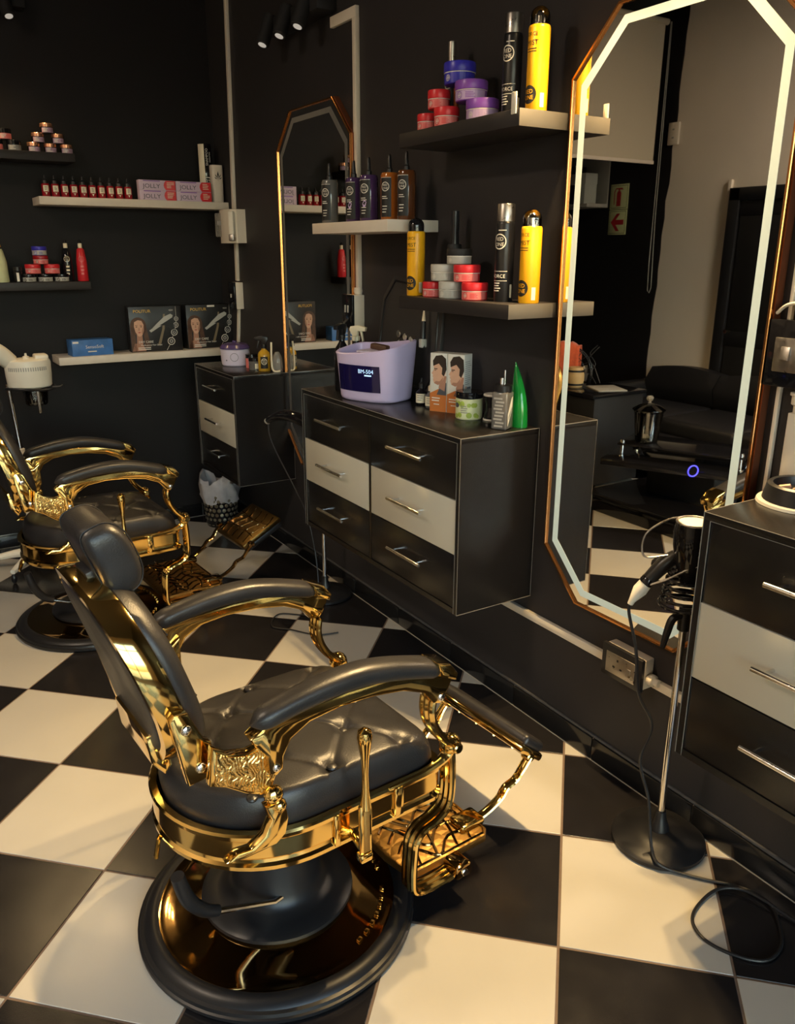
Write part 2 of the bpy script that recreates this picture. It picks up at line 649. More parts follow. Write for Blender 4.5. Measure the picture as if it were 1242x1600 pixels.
# front wall with the shop window and entrance behind the camera
fw = G()
fw.box((XL / 2, YF - 0.06, 3.05), (-XL + 0.2, 0.12, 0.7))
fw.box((-0.20, YF - 0.06, 1.35), (0.40, 0.12, 2.7))
fw.box((XL + 0.15, YF - 0.06, 1.35), (0.30, 0.12, 2.7))
struct(fw.build('wall_front', 'cream_paint', ang=0))
wf = G()
for x in (-3.48, -2.35, -1.25, -0.42):
    wf.box((x, YF - 0.05, 1.35), (0.06, 0.06, 2.7), 0.004)
for z in (0.05, 2.10, 2.67):
    wf.box((-1.95, YF - 0.05, z), (3.06, 0.05, 0.07), 0.004)
window_1 = struct(wf.build('window_1', 'door_black'))
for i, (a, b) in enumerate(((-3.45, -2.38), (-2.32, -1.28), (-1.22, -0.45))):
    for z0, z1 in ((0.085, 2.065), (2.135, 2.635)):
        G().box(((a + b) / 2, YF - 0.05, (z0 + z1) / 2), (b - a, 0.006, z1 - z0)).build('pane', 'window_glass', window_1, 0)
struct(G().box((XL / 2, YF - 3.2, -0.1), (14, 6.2, 0.1)).build('trim_1', 'concrete', ang=0))

# ---- chequered floor: 400 mm tiles laid on the diagonal, every tile a piece of its own
A_ = 0.0171


def uv2xy(u, v):
    X, Y = (u + v) / math.sqrt(2), (v - u) / math.sqrt(2)
    x, y = math.cos(A_) * X - math.sin(A_) * Y, math.sin(A_) * X + math.cos(A_) * Y
    return 0.4 * (x - 1.551), 0.4 * (y - 9.222)


def clip(poly, axis, lim, keep_less):
    out = []
    for i in range(len(poly)):
        p, q = poly[i - 1], poly[i]
        pi = (p[axis] <= lim) if keep_less else (p[axis] >= lim)
        qi = (q[axis] <= lim) if keep_less else (q[axis] >= lim)
        if pi != qi:
            t = (lim - p[axis]) / (q[axis] - p[axis])
            out.append((p[0] + (q[0] - p[0]) * t, p[1] + (q[1] - p[1]) * t))
        if qi:
            out.append(q)
    return out


def in_room(poly):
    p = clip(clip(poly, 0, -0.012, True), 0, XL + 0.004, False)
    p = clip(p, 1, YF + 0.7, False)
    if min(q[0] for q in p) > XA if p else False:
        p = clip(p, 1, -0.012, True)
    elif p:
        p = clip(p, 1, YA, True) if max(q[0] for q in p) < XA else clip(p, 1, -0.012, True)
    return p


def area(p):
    return abs(sum(p[i - 1][0] * p[i][1] - p[i][0] * p[i - 1][1] for i in range(len(p)))) / 2


TILE_ME = {}
for iu in range(-14, 10):
    for iv in range(-8, 16):
        e = 0.008                       # half the joint, in tiles
        quad = [uv2xy(iu + e, iv + e), uv2xy(iu + 1 - e, iv + e), uv2xy(iu + 1 - e, iv + 1 - e), uv2xy(iu + e, iv + 1 - e)]
        p = in_room(quad)
        if len(p) < 3 or area(p) < 0.0012:
            continue
        m = 'tile_white' if (iu + iv) % 2 == 0 else 'tile_black'
        full = abs(area(p) - area(quad)) < 1e-6
        cx, cy = (sum(q[0] for q in quad) / 4, sum(q[1] for q in quad) / 4) if full else (p[0][0], p[0][1])
        key = m if full else None
        if key in TILE_ME:
            o = bpy.data.objects.new('tile', TILE_ME[key])
            COL.objects.link(o)
            o.parent = floor
        else:
            g = G()
            g.prism([(q[0] - cx, q[1] - cy) for q in p], -0.006, 0.0, 'xy', bev=0.0008)
            o = g.build('tile', m, floor, 20)
            if key:
                TILE_ME[key] = o.data
        o.location = (cx, cy, 0)

# ---- tiled skirting
bb = G()
bb.box((-0.003, (YF + 0.0) / 2, 0.039), (0.006, -YF, 0.082))
bb.box((-0.006, YF / 2, 0.0005), (0.012, -YF, 0.003))
baseboard_right = struct(bb.build('baseboard_right', 'grout_pale', ang=0))
ys = [0.0] + [-0.413 - 0.3955 * k for k in range(16)]
for a, b in zip(ys[:-1], ys[1:]):
    if b < YF:
        break
    G().box((-0.006, (a + b) / 2, 0.0425), (0.012, a - b - 0.004, 0.077), 0.001).build('skirting_tile', 'skirting_tile', baseboard_right)
struct(G().box((-0.004, YF / 2, 0.087), (0.008, -YF, 0.010), 0.003).build('trim_2', 'plaster_edge'))
bb = G()
bb.box((XA / 2, -0.003, 0.039), (-XA, 0.006, 0.082))
baseboard_back = struct(bb.build('baseboard_back', 'grout_pale', ang=0))
for k in range(6):
    a, b = -0.22 - 0.4 * (k - 1), -0.22 - 0.4 * k
    a, b = min(a, -0.012), max(b, XA)
    if a - b > 0.05:
        G().box(((a + b) / 2, -0.006, 0.0425), (a - b - 0.004, 0.012, 0.077), 0.001).build('skirting_tile', 'skirting_tile', baseboard_back)

# ---- door in the left wall (seen in the mirror)
dr = G()
dr.box((XL + 0.02, -0.70, 1.02), (0.05, 0.09, 2.04), 0.004)
dr.box((XL + 0.02, -1.62, 1.02), (0.05, 0.09, 2.04), 0.004)
dr.box((XL + 0.02, -1.16, 1.995), (0.05, 1.0, 0.09), 0.004)
door_1 = struct(dr.build('door_1', 'door_black'))
for z, h in ((0.47, 0.94), (1.425, 0.86)):
    G().box((XL + 0.012, -1.16, z), (0.03, 0.80, h), 0.003).build('door_panel', 'black_matte', door_1)
for z in (0.965, 1.90):
    G().box((XL + 0.014, -1.16, z), (0.031, 0.82, 0.11), 0.003).build('door_rail', 'door_black', door_1)
G().cyl((XL + 0.05, -0.80, 1.02), (XL + 0.10, -0.80, 1.02), 0.014).build('door_handle', 'chrome', door_1)
struct(G().box((XL + 0.012, -0.635, 1.05), (0.024, 0.03, 2.10), 0.003).build('trim_3', 'cream_paint'))


# ============================================================ BARBER CHAIRS
def dshape(R, cx, xf, rc, o=0.0):
    """D-shaped plan outline: round at the back, square with round corners at the front"""
    pts = []
    R += o
    xf += o
    for i in range(33):
        a = PI / 2 + PI * i / 32
        pts.append((cx + R * math.cos(a), R * math.sin(a)))
    for i in range(1, 9):
        pts.append((cx + (xf - rc - cx) * i / 9, -R))
    for i in range(9):
        a = -PI / 2 + PI / 2 * i / 8
        pts.append((xf - rc + rc * math.cos(a), -R + rc + rc * math.sin(a)))
    for i in range(1, 12):
        pts.append((xf, -R + rc + (2 * R - 2 * rc) * i / 12))
    for i in range(9):
        a = PI / 2 * i / 8
        pts.append((xf - rc + rc * math.cos(a), R - rc + rc * math.sin(a)))
    for i in range(1, 9):
        pts.append((xf - rc + (cx - xf + rc) * i / 9, R))
    return pts


def interp(tab, z):
    if z <= tab[0][0]:
        return tab[0][1]
    for (a, x), (b, y) in zip(tab[:-1], tab[1:]):
        if z <= b:
            return x + (y - x) * (z - a) / (b - a)
    return tab[-1][1]


BACKX = [(0.55, -0.245), (0.62, -0.250), (0.68, -0.257), (0.75, -0.272), (0.85, -0.303), (0.95, -0.338), (1.05, -0.380), (1.12, -0.412)]


def backx(z):
    return interp(BACKX, z)


def back_outline(sc, n=72, wz=1.0, zc=0.800, hz=0.200, hw=0.205, ex=3.2):
    out = []
    for i in range(n):
        a = 2 * PI * i / n
        c, s_ = math.cos(a), math.sin(a)
        y = hw * sc * math.copysign(abs(c) ** (2 / ex), c)
        z = zc + hz * (1 - (1 - sc) * wz) * math.copysign(abs(s_) ** (2 / ex), s_)
        y *= 1.0 - 0.22 * max(0.0, (z - zc) / hz) ** 2 - 0.10 * max(0.0, (zc - z) / hz) ** 2
        out.append((y, z))
    return out


def rib3(g, pts, y0, r=0.0095, gap=0.0165, k=5):
    for j in (-1, 0, 1):
        g.tube([(x, y0 + j * gap, z) for x, z in pts], r if j else r * 1.15, 10, smooth=k)


def make_chair(label, loc, rz):
    root = thing('barber_chair', label, 'barber chair', loc, rz, 'barber chairs')
    # base
    G().lathe([(0.245, 0.002), (0.338, 0.001), (0.343, 0.008), (0.343, 0.016), (0.338, 0.018), (0.336, 0.026), (0.328, 0.028),
               (0.322, 0.036), (0.308, 0.041), (0.296, 0.042), (0.288, 0.038), (0.245, 0.030)], 72).build('base_ring', 'rubber', root)
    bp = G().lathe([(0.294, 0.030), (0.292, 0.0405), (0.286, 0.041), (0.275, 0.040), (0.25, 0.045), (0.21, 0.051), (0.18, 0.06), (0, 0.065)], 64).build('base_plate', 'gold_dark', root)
    g = G()
    for s_ in (-1, 1):                       # raised cast lugs on the plate
        for i in range(7):
            a = -0.30 + i * 0.11 + (0 if s_ < 0 else -0.95)
            g.box((0.262 * math.cos(a), 0.262 * math.sin(a), 0.0455), (0.010, 0.014, 0.006), 0.0015, (0, 0, a))
    g.build('cast_ornament', 'gold', bp)['kind'] = 'stuff'
    G().lathe([(0.182, 0.058), (0.188, 0.064), (0.187, 0.072), (0.178, 0.077), (0.150, 0.083), (0.126, 0.090), (0.113, 0.102), (0.107, 0.125),
               (0.100, 0.18), (0.093, 0.24), (0.090, 0.28), (0.090, 0.35), (0.05, 0.352)], 48).build('column_boot', 'rubber', root)
    # apron
    g = G()
    sec = [(0.000, 0.342), (0.010, 0.341), (0.015, 0.346), (0.016, 0.356), (0.010, 0.362), (0.009, 0.370), (0.013, 0.376),
           (0.013, 0.418), (0.017, 0.423), (0.018, 0.432), (0.014, 0.437), (0.000, 0.437), (-0.002, 0.430), (-0.002, 0.35)]
    base = dshape(0.245, -0.02, 0.315, 0.045)
    rings = [[(x, y, z) for x, y in dshape(0.245, -0.02, 0.315, 0.045, o)] for o, z in sec]
    rings.append(rings[0])
    g.loft(rings, cap0=False, cap1=False)
    g.build('seat_apron', 'gold', root, 32)
    g = G()
    g.prism([(x, y) for x, y in dshape(0.243, -0.02, 0.313, 0.045)], 0.345, 0.352, 'xy')
    g.box((0.02, 0, 0.347), (0.30, 0.16, 0.05), 0.01)
    g.build('seat_pan', 'black_matte', root)
    for s_ in (-1, 1):                      # clamps on the apron
        G().box((0.185, s_ * 0.262, 0.395), (0.024, 0.010, 0.075), 0.003).build('apron_clamp', 'gold', root)
        G().box((0.02, s_ * 0.262, 0.392), (0.014, 0.008, 0.080), 0.003).build('apron_clamp', 'gold', root)
    g = G()
    g.tube([(-0.262, 0.03, 0.345), (-0.275, 0.03, 0.318), (-0.295, 0.0, 0.298), (-0.30, -0.02, 0.312), (-0.285, 0.0, 0.338)], 0.005, 8, closed=True)
    g.build('release_loop', 'gold', root)

    # tufted seat
    buttons = [(0.045, 0.205), (0.045, 0.0), (0.045, -0.205), (0.14, 0.105), (0.14, -0.10), (-0.052, 0.112), (-0.052, -0.108),
               (-0.148, 0.0), (0.232, 0.205), (0.236, 0.0), (0.232, -0.205), (-0.145, 0.20), (-0.145, -0.20)]
    lines = []
    for i in range(len(buttons)):
        for j in range(i):
            d = math.hypot(buttons[i][0] - buttons[j][0], buttons[i][1] - buttons[j][1])
            if 0.08 < d < 0.155 and abs(buttons[i][0] - buttons[j][0]) > 0.05 and abs(buttons[i][1] - buttons[j][1]) > 0.05:
                lines.append((buttons[i], buttons[j]))

    def tuft(x, y):
        h = 0.0
        for bx, by in buttons:
            d2 = (x - bx) ** 2 + (y - by) ** 2
            h -= 0.015 * math.exp(-d2 / 0.020 ** 2)
        c = 0.0
        for (ax, ay), (bx, by) in lines:
            vx, vy = bx - ax, by - ay
            t = max(0, min(1, ((x - ax) * vx + (y - ay) * vy) / (vx * vx + vy * vy)))
            d2 = (x - ax - vx * t) ** 2 + (y - ay - vy * t) ** 2
            c = max(c, math.exp(-d2 / 0.0055 ** 2))
        return h - 0.0055 * c
    out = dshape(0.235, -0.02, 0.325, 0.06)
    # densify
    dense = []
    for i in range(len(out)):
        p, q = out[i], out[(i + 1) % len(out)]
        k = max(1, int(math.hypot(q[0] - p[0], q[1] - p[1]) / 0.010))
        dense += [(p[0] + (q[0] - p[0]) * j / k, p[1] + (q[1] - p[1]) * j / k) for j in range(k)]
    cx = 0.04
    rings = []
    for s_, z in ((0.90, 0.385), (0.975, 0.395), (1.0, 0.425), (1.015, 0.455), (1.0, 0.482), (0.975, 0.500), (0.945, 0.511)):
        rings.append([(cx + (x - cx) * s_, y * s_, z - 0.018 * max(0, (x - 0.20) / 0.12) * (z > 0.45)) for x, y in dense])
    K = 36
    for k in range(1, K):
        s_ = 0.945 * (1 - k / K)
        ring = []
        for x, y in dense:
            X, Y = cx + (x - cx) * s_, y * s_
            z = 0.511 + 0.022 * (1 - (s_ / 0.945) ** 2) ** 0.8 - 0.018 * max(0, (X - 0.20) / 0.12) ** 1.3 + tuft(X, Y)
            ring.append((X, Y, z))
        rings.append(ring)
    seat = G().loft(rings).build('seat_cushion', 'leather', root, 60)
    for bx, by in buttons:
        if abs(by) > 0.2 and bx > 0.2:
            continue
        s_ = 0.85
        z = 0.511 + 0.016 - 0.018 * max(0, (bx - 0.20) / 0.12) ** 1.3 + tuft(bx, by)
        G().ball((bx, by, z + 0.003), 0.0125, 12, (1, 1, 0.55)).build('button', 'leather', seat)

    # backrest: gold frame, front cushion, black rear panel
    def strip(x_off, sc, wz=1.0):
        return [(backx(z) + x_off, y, z) for y, z in back_outline(sc, wz=wz)]
    fr = [strip(0.000, 0.93), strip(0.004, 0.99), strip(-0.002, 1.0), strip(-0.040, 1.0), strip(-0.050, 0.985), strip(-0.052, 0.90),
          strip(-0.046, 0.88), strip(-0.01, 0.88), strip(0.0, 0.93)]
    G().loft(fr, cap0=False, cap1=False).build('back_frame', 'gold', root, 40)
    fr = [strip(-0.004, 0.93)] + [strip(0.048 * math.sin(t * PI / 2) - 0.004, 0.985 - 0.20 * (1 - math.cos(t * PI / 2)) ** 1.4, 0.9) for t in (0.15, 0.35, 0.55, 0.75, 0.9, 1.0)]
    fr += [strip(0.048 + 0.012 * (1 - s_ / 0.785), s_) for s_ in (0.6, 0.4, 0.2, 0.05)]
    bc = G().loft(fr).build('back_cushion', 'leather', root, 60)
    for z in (0.90, 0.755):                  # seams across the back cushion
        G().tube([(backx(z) + 0.046 + 0.004 * (1 - abs(y) / 0.19), y, z) for y in (-0.15, -0.12, 0, 0.12, 0.15)], 0.0020, 6, smooth=4).build('seam', 'leather', bc)
    fr = [strip(-0.030, 0.885)] + [strip(-0.050 - 0.006 * math.sin(t * PI / 2), 0.88 - 0.25 * (1 - math.cos(t * PI / 2))) for t in (0.0, 0.3, 0.6, 0.85, 1.0)]
    fr += [strip(-0.057, 0.4), strip(-0.058, 0.1)]
    G().loft(fr).build('back_panel', 'leather', root, 60)
    g = G()                                  # rear headrest bracket and tail of the frame
    g.prism([(-0.392, 0.975), (-0.378, 0.985), (-0.352, 0.93), (-0.342, 0.88), (-0.358, 0.875)], -0.062, 0.062, 'xz', 0.006)
    g.build('back_bracket', 'gold', root)
    g = G()
    g.prism([(-0.318, 0.665), (-0.285, 0.67), (-0.268, 0.585), (-0.285, 0.565), (-0.31, 0.60)], -0.10, 0.10, 'xz', 0.008)
    g.build('back_tail', 'gold', root)

    # headrest
    g = G()
    c = Vector((-0.340, 0, 1.036))
    rot = Euler((0, math.radians(-20), 0)).to_matrix()
    rings = []
    n = 44
    for k in range(25):
        a = -PI / 2 + PI * k / 24
        yy = 0.090 * math.copysign(abs(math.sin(a)) ** 0.42, a)
        ss = max(abs(math.cos(a)) ** 0.36, 0.02) if abs(a) < PI / 2 - 1e-6 else 0.02
        ring = []
        for i in range(n):
            b = 2 * PI * i / n
            x = 0.042 * ss * math.copysign(abs(math.cos(b)) ** 0.62, math.cos(b))
            z = 0.080 * ss * math.copysign(abs(math.sin(b)) ** 0.62, math.sin(b))
            x += 0.010 * (1 - (z / 0.080) ** 2)
            ring.append(c + rot @ Vector((x, yy, z)))
        rings.append(ring)
    hr = g.loft(rings).build('headrest', 'leather', root, 50)
    for yy in (-0.068, 0.068):
        G().tube([c + rot @ Vector((0.0415 * math.copysign(abs(math.cos(b)) ** 0.62, math.cos(b)) + 0.010 * (1 - math.sin(b) ** 2), yy,
                                  0.0765 * math.copysign(abs(math.sin(b)) ** 0.62, math.sin(b)))) for b in [2 * PI * i / 40 for i in range(40)]], 0.0016, 6, closed=True).build('piping', 'leather', hr)
    G().box((-0.352, 0, 0.965), (0.022, 0.07, 0.10), 0.004, (0, math.radians(-20), 0)).build('headrest_post', 'black_plastic', root)

    # arms
    for s_ in (-1, 1):
        y = s_ * 0.268
        # rivet plate on the back, engraved bracket
        g = G()
        g.prism([(-0.272, 0.765), (-0.300, 0.772), (-0.308, 0.76), (-0.283, 0.612), (-0.225, 0.618), (-0.232, 0.69), (-0.245, 0.70)],
                s_ * 0.198, s_ * 0.226, 'xz', 0.004)
        bp_ = g.build('back_plate', 'gold', root)
        for (x, z) in ((-0.280, 0.735), (-0.258, 0.645)):
            G().ball((x, s_ * 0.227, z), 0.011, 12, (1, 0.5, 1)).build('rivet', 'chrome', bp_)
        g = G()
        top = [(-0.245, 0.700), (-0.215, 0.676), (-0.175, 0.664), (-0.140, 0.668), (-0.112, 0.690)]
        bot = [(-0.112, 0.600), (-0.128, 0.565), (-0.150, 0.556), (-0.185, 0.575), (-0.225, 0.606), (-0.255, 0.620)]
        g.prism(top + bot, s_ * 0.236, s_ * 0.262, 'xz', 0.005)
        ab = g.build('arm_bracket', 'gold', root)
        t2 = [(x * 0.90 - 0.018, z * 0.86 + 0.0885) for x, z in top + bot]
        G().prism(t2, s_ * 0.262, s_ * 0.2655, 'xz', 0.0012).build('engraved_panel', 'gold_engraved', ab)
        # wavy casting from the bracket down to the apron
        g = G()
        g.ball((-0.128, s_ * 0.266, 0.552), 0.021, 14, (1, 0.8, 1))
        g.ball((-0.118, s_ * 0.268, 0.524), 0.016, 12)
        g.prism([(-0.150, 0.535), (-0.108, 0.535), (-0.100, 0.49), (-0.108, 0.455), (-0.130, 0.438), (-0.20, 0.437), (-0.240, 0.443),
                 (-0.215, 0.456), (-0.185, 0.452), (-0.155, 0.470), (-0.140, 0.50)], s_ * 0.248, s_ * 0.276, 'xz', 0.006)
        g.build('arm_knuckle', 'gold', root)
        # beam under the pad with its rear post and flared nose
        g = G()
        up = [(-0.178, 0.705), (-0.150, 0.722), (-0.06, 0.730), (0.04, 0.735), (0.14, 0.731), (0.22, 0.722), (0.285, 0.706), (0.318, 0.684)]
        dn = [(0.314, 0.668), (0.300, 0.640), (0.283, 0.622), (0.262, 0.630), (0.235, 0.664), (0.18, 0.688), (0.10, 0.702), (0.02, 0.706),
              (-0.05, 0.698), (-0.092, 0.676), (-0.110, 0.645), (-0.112, 0.618), (-0.128, 0.606), (-0.144, 0.616), (-0.146, 0.655), (-0.168, 0.685)]
        g.prism(up + dn, y - 0.019, y + 0.019, 'xz', 0.007)
        af = g.build('armrest_frame', 'gold', root)
        g = G()
        g.ball((-0.128, y + s_ * 0.019, 0.626), 0.009, 10, (1, 0.5, 1))
        g.ball((0.284, y + s_ * 0.019, 0.640), 0.010, 10, (1, 0.5, 1))
        g.build('rivet', 'chrome', af)
        # padded top
        g = G()
        rings = []
        for k in range(26):
            t = k / 25
            x = -0.172 + 0.462 * t
            zc = 0.727 + 0.030 * math.sin(PI * min(1, t * 1.05)) - 0.020 * max(0, t - 0.55) ** 1.2 * 2.2
            e = min(1.0, (min(t, 1 - t) / 0.06)) ** 0.5 if min(t, 1 - t) < 0.06 else 1.0
            e = max(e, 0.06)
            w = (0.026 + 0.010 * t) * e
            hgt = (0.021 + 0.003 * math.sin(PI * t)) * e
            rings.append([(x, y + w * math.copysign(abs(math.cos(b)) ** 0.75, math.cos(b)),
                           zc + hgt * math.copysign(abs(math.sin(b)) ** 0.75, math.sin(b))) for b in [2 * PI * i / 24 for i in range(24)]])
        g.loft(rings)
        g.build('armrest_pad', 'leather', root, 50)
        g = G()
        g.prism([(0.262, 0.735), (0.300, 0.722), (0.322, 0.694), (0.316, 0.676), (0.27, 0.700)], y - 0.034, y + 0.034, 'xz', 0.008)
        g.build('armrest_tip', 'gold', root)
        # ribbed S leg, knuckle and footrest rail
        yl = s_ * 0.250
        g = G()
        rib3(g, [(0.278, 0.632), (0.274, 0.595), (0.283, 0.556), (0.308, 0.515), (0.338, 0.487)], yl)
        g.build('front_support', 'gold', root)
        g = G()
        g.ball((0.345, yl, 0.478), 0.026, 16, (1, 1.05, 1))
        g.cyl((0.345, yl - 0.034, 0.478), (0.345, yl + 0.034, 0.478), 0.013, bev=0.003)
        g.tube([(0.345, yl, 0.470), (0.325, yl, 0.445), (0.26, yl * 1.02, 0.433), (0.16, yl * 1.03, 0.434)], [0.016, 0.013, 0.010, 0.006], 10, smooth=5)
        g.build('knuckle', 'gold', root)
        g = G()
        rib3(g, [(0.350, 0.462), (0.354, 0.40), (0.353, 0.335), (0.342, 0.296), (0.310, 0.274), (0.272, 0.262), (0.249, 0.240), (0.243, 0.20),
                 (0.240, 0.135), (0.246, 0.096), (0.280, 0.082), (0.340, 0.080), (0.385, 0.086)], s_ * 0.232)
        rl = g.build('footrest_rail', 'gold', root)
        g = G()
        g.box((0.388, s_ * 0.236, 0.094), (0.050, 0.062, 0.040), 0.008)
        g.build('hinge_block', 'gold_dark', rl)
        g = G()
        g.cyl((0.388, s_ * 0.262, 0.094), (0.388, s_ * 0.272, 0.094), 0.010, bev=0.002)
        g.build('bolt', 'chrome', rl)

    # reclining lever on the near side
    g = G()
    g.box((0.066, -0.303, 0.395), (0.031, 0.012, 0.140), 0.004)
    g.lathe([(0.0, 0.455), (0.0135, 0.455), (0.0085, 0.50), (0.0075, 0.54), (0.0095, 0.58), (0.0145, 0.615), (0.0165, 0.63), (0.0145, 0.643), (0.006, 0.650), (0, 0.651)], 16, (0.067, -0.303, 0))
    g.cyl((0.064, -0.303, 0.345), (0.064, -0.235, 0.365), 0.010, bev=0.002)
    g.box((0.064, -0.303, 0.332), (0.032, 0.022, 0.022), 0.005)
    lv = g.build('recline_lever', 'gold', root)
    G().box((0.066, -0.3095, 0.398), (0.015, 0.002, 0.105), 0.0008).build('inlay', 'gold_stipple', lv)

    # pump pedal
    g = G()
    g.tube([(0.0, -0.085, 0.118), (-0.06, -0.10, 0.120), (-0.215, -0.105, 0.182)], 0.0075, 10)
    pp = g.build('pump_pedal', 'chrome', root)
    g = G()
    g.tube([(-0.200, -0.105, 0.178), (-0.235, -0.105, 0.200), (-0.268, -0.11, 0.250), (-0.288, -0.115, 0.325)], [0.013, 0.016, 0.017, 0.015], 12, smooth=5)
    g.build('pedal_grip', 'rubber', pp)
    g = G()
    g.box((-0.06, -0.115, 0.300), (0.10, 0.020, 0.030), 0.005)
    g.cyl((-0.105, -0.115, 0.295), (-0.105, -0.140, 0.295), 0.012, bev=0.003)
    g.build('lock_bracket', 'steel_brushed', root)

    # foot plate with cast relief
    g = G()
    g.prism([(0.262, -0.215), (0.505, -0.215), (0.525, -0.195), (0.525, 0.195), (0.505, 0.215), (0.262, 0.215), (0.245, 0.12), (0.245, -0.12)],
            0.092, 0.116, 'xy', 0.005)
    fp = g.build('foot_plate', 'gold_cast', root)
    g = G()
    r2 = random.Random(5)
    for i in range(9):
        yy = -0.185 + 0.045 * i
        g.tube([(0.275, yy, 0.116), (0.32, yy + 0.03, 0.117), (0.36, yy - 0.02, 0.117), (0.42, yy + 0.025, 0.117), (0.50, yy + 0.01, 0.116)], 0.0042, 6, smooth=4)
    for x0 in (0.30, 0.355, 0.42, 0.465):
        g.tube([(x0, -0.20, 0.116), (x0 + 0.03, -0.10, 0.117), (x0 - 0.01, 0.0, 0.117), (x0 + 0.03, 0.10, 0.117), (x0, 0.20, 0.116)], 0.0042, 6, smooth=4)
    g.tube([(0.275, -0.205, 0.115), (0.505, -0.205, 0.115), (0.515, -0.19, 0.115), (0.515, 0.19, 0.115), (0.505, 0.205, 0.115), (0.275, 0.205, 0.115)], 0.004, 6)
    g.build('relief', 'gold_dark', fp)
    return root


def calf_rest(root, open_up):
    """flip-over calf rest on the foot plate: padded on one side, cast ornament on the other"""
    for s_ in (-1, 1):
        g = G()
        pts = [(0.500, s_ * 0.155, 0.118), (0.545, s_ * 0.165, 0.135), (0.590, s_ * 0.172, 0.165), (0.612, s_ * 0.172, 0.190),
               (0.645, s_ * 0.175, 0.205), (0.665, s_ * 0.178, 0.232), (0.690, s_ * 0.178, 0.262)]
        g.tube(pts, 0.0065, 10, smooth=5, rx=2.2, up=(0, 0, 1))
        g.box((0.495, s_ * 0.150, 0.124), (0.080, 0.060, 0.024), 0.008)
        g.cyl((0.690, s_ * 0.190, 0.262), (0.690, s_ * 0.160, 0.262), 0.014, bev=0.003)
        g.build('calf_rest_arm', 'gold_dark' if open_up else 'gold', root)
    tilt = math.radians(-28 if open_up else 38)
    M = Matrix.Translation((0.765 if open_up else 0.695, 0, 0.292 if open_up else 0.272)) @ Euler((0, tilt, 0)).to_matrix().to_4x4()
    w = 0.115 if open_up else 0.050
    hy = 0.15 if open_up else 0.188

    def put(gg, name, m, parent):
        for v in gg.bm.verts:
            v.co = M @ v.co
        return gg.build(name, m, parent)
    g = G()
    g.box((0, 0, 0), (2 * w, 2 * hy, 0.024), 0.008)
    cr = put(g, 'calf_rest', 'gold_reflect_brown' if open_up else 'gold', root)
    g = G()
    g.box((0, 0, -0.025 if open_up else 0.024), (2 * w - 0.012, 2 * hy - 0.012, 0.034), 0.014, seg=4)
    put(g, 'pad', 'leather', cr)
    g = G()
    zt = 0.012 if open_up else -0.012
    for i in range(5):
        y = -hy * 0.8 + hy * 0.4 * i
        g.tube([(-w * 0.85, y, zt), (-w * 0.3, y + 0.02, zt), (w * 0.3, y - 0.015, zt), (w * 0.85, y + 0.01, zt)], 0.0035, 6, smooth=3)
    g.tube([(-w * 0.4, -hy * 0.9, zt), (-w * 0.3, 0, zt), (-w * 0.4, hy * 0.9, zt)], 0.0035, 6, smooth=3)
    g.tube([(w * 0.4, -hy * 0.9, zt), (w * 0.3, 0, zt), (w * 0.4, hy * 0.9, zt)], 0.0035, 6, smooth=3)
    put(g, 'relief', 'gold_dark' if open_up else 'gold', cr)


RZ = math.radians(4)
chair_a = make_chair('large black leather and polished gold barber chair nearest the camera, headrest towards us', (-1.135, -3.215, 0), RZ)
chair_b = dup(chair_a, (-1.13, -1.215, 0), RZ, 'black and gold barber chair farther back, near the back wall and waste bin')
calf_rest(chair_a, False)
calf_rest(chair_b, True)


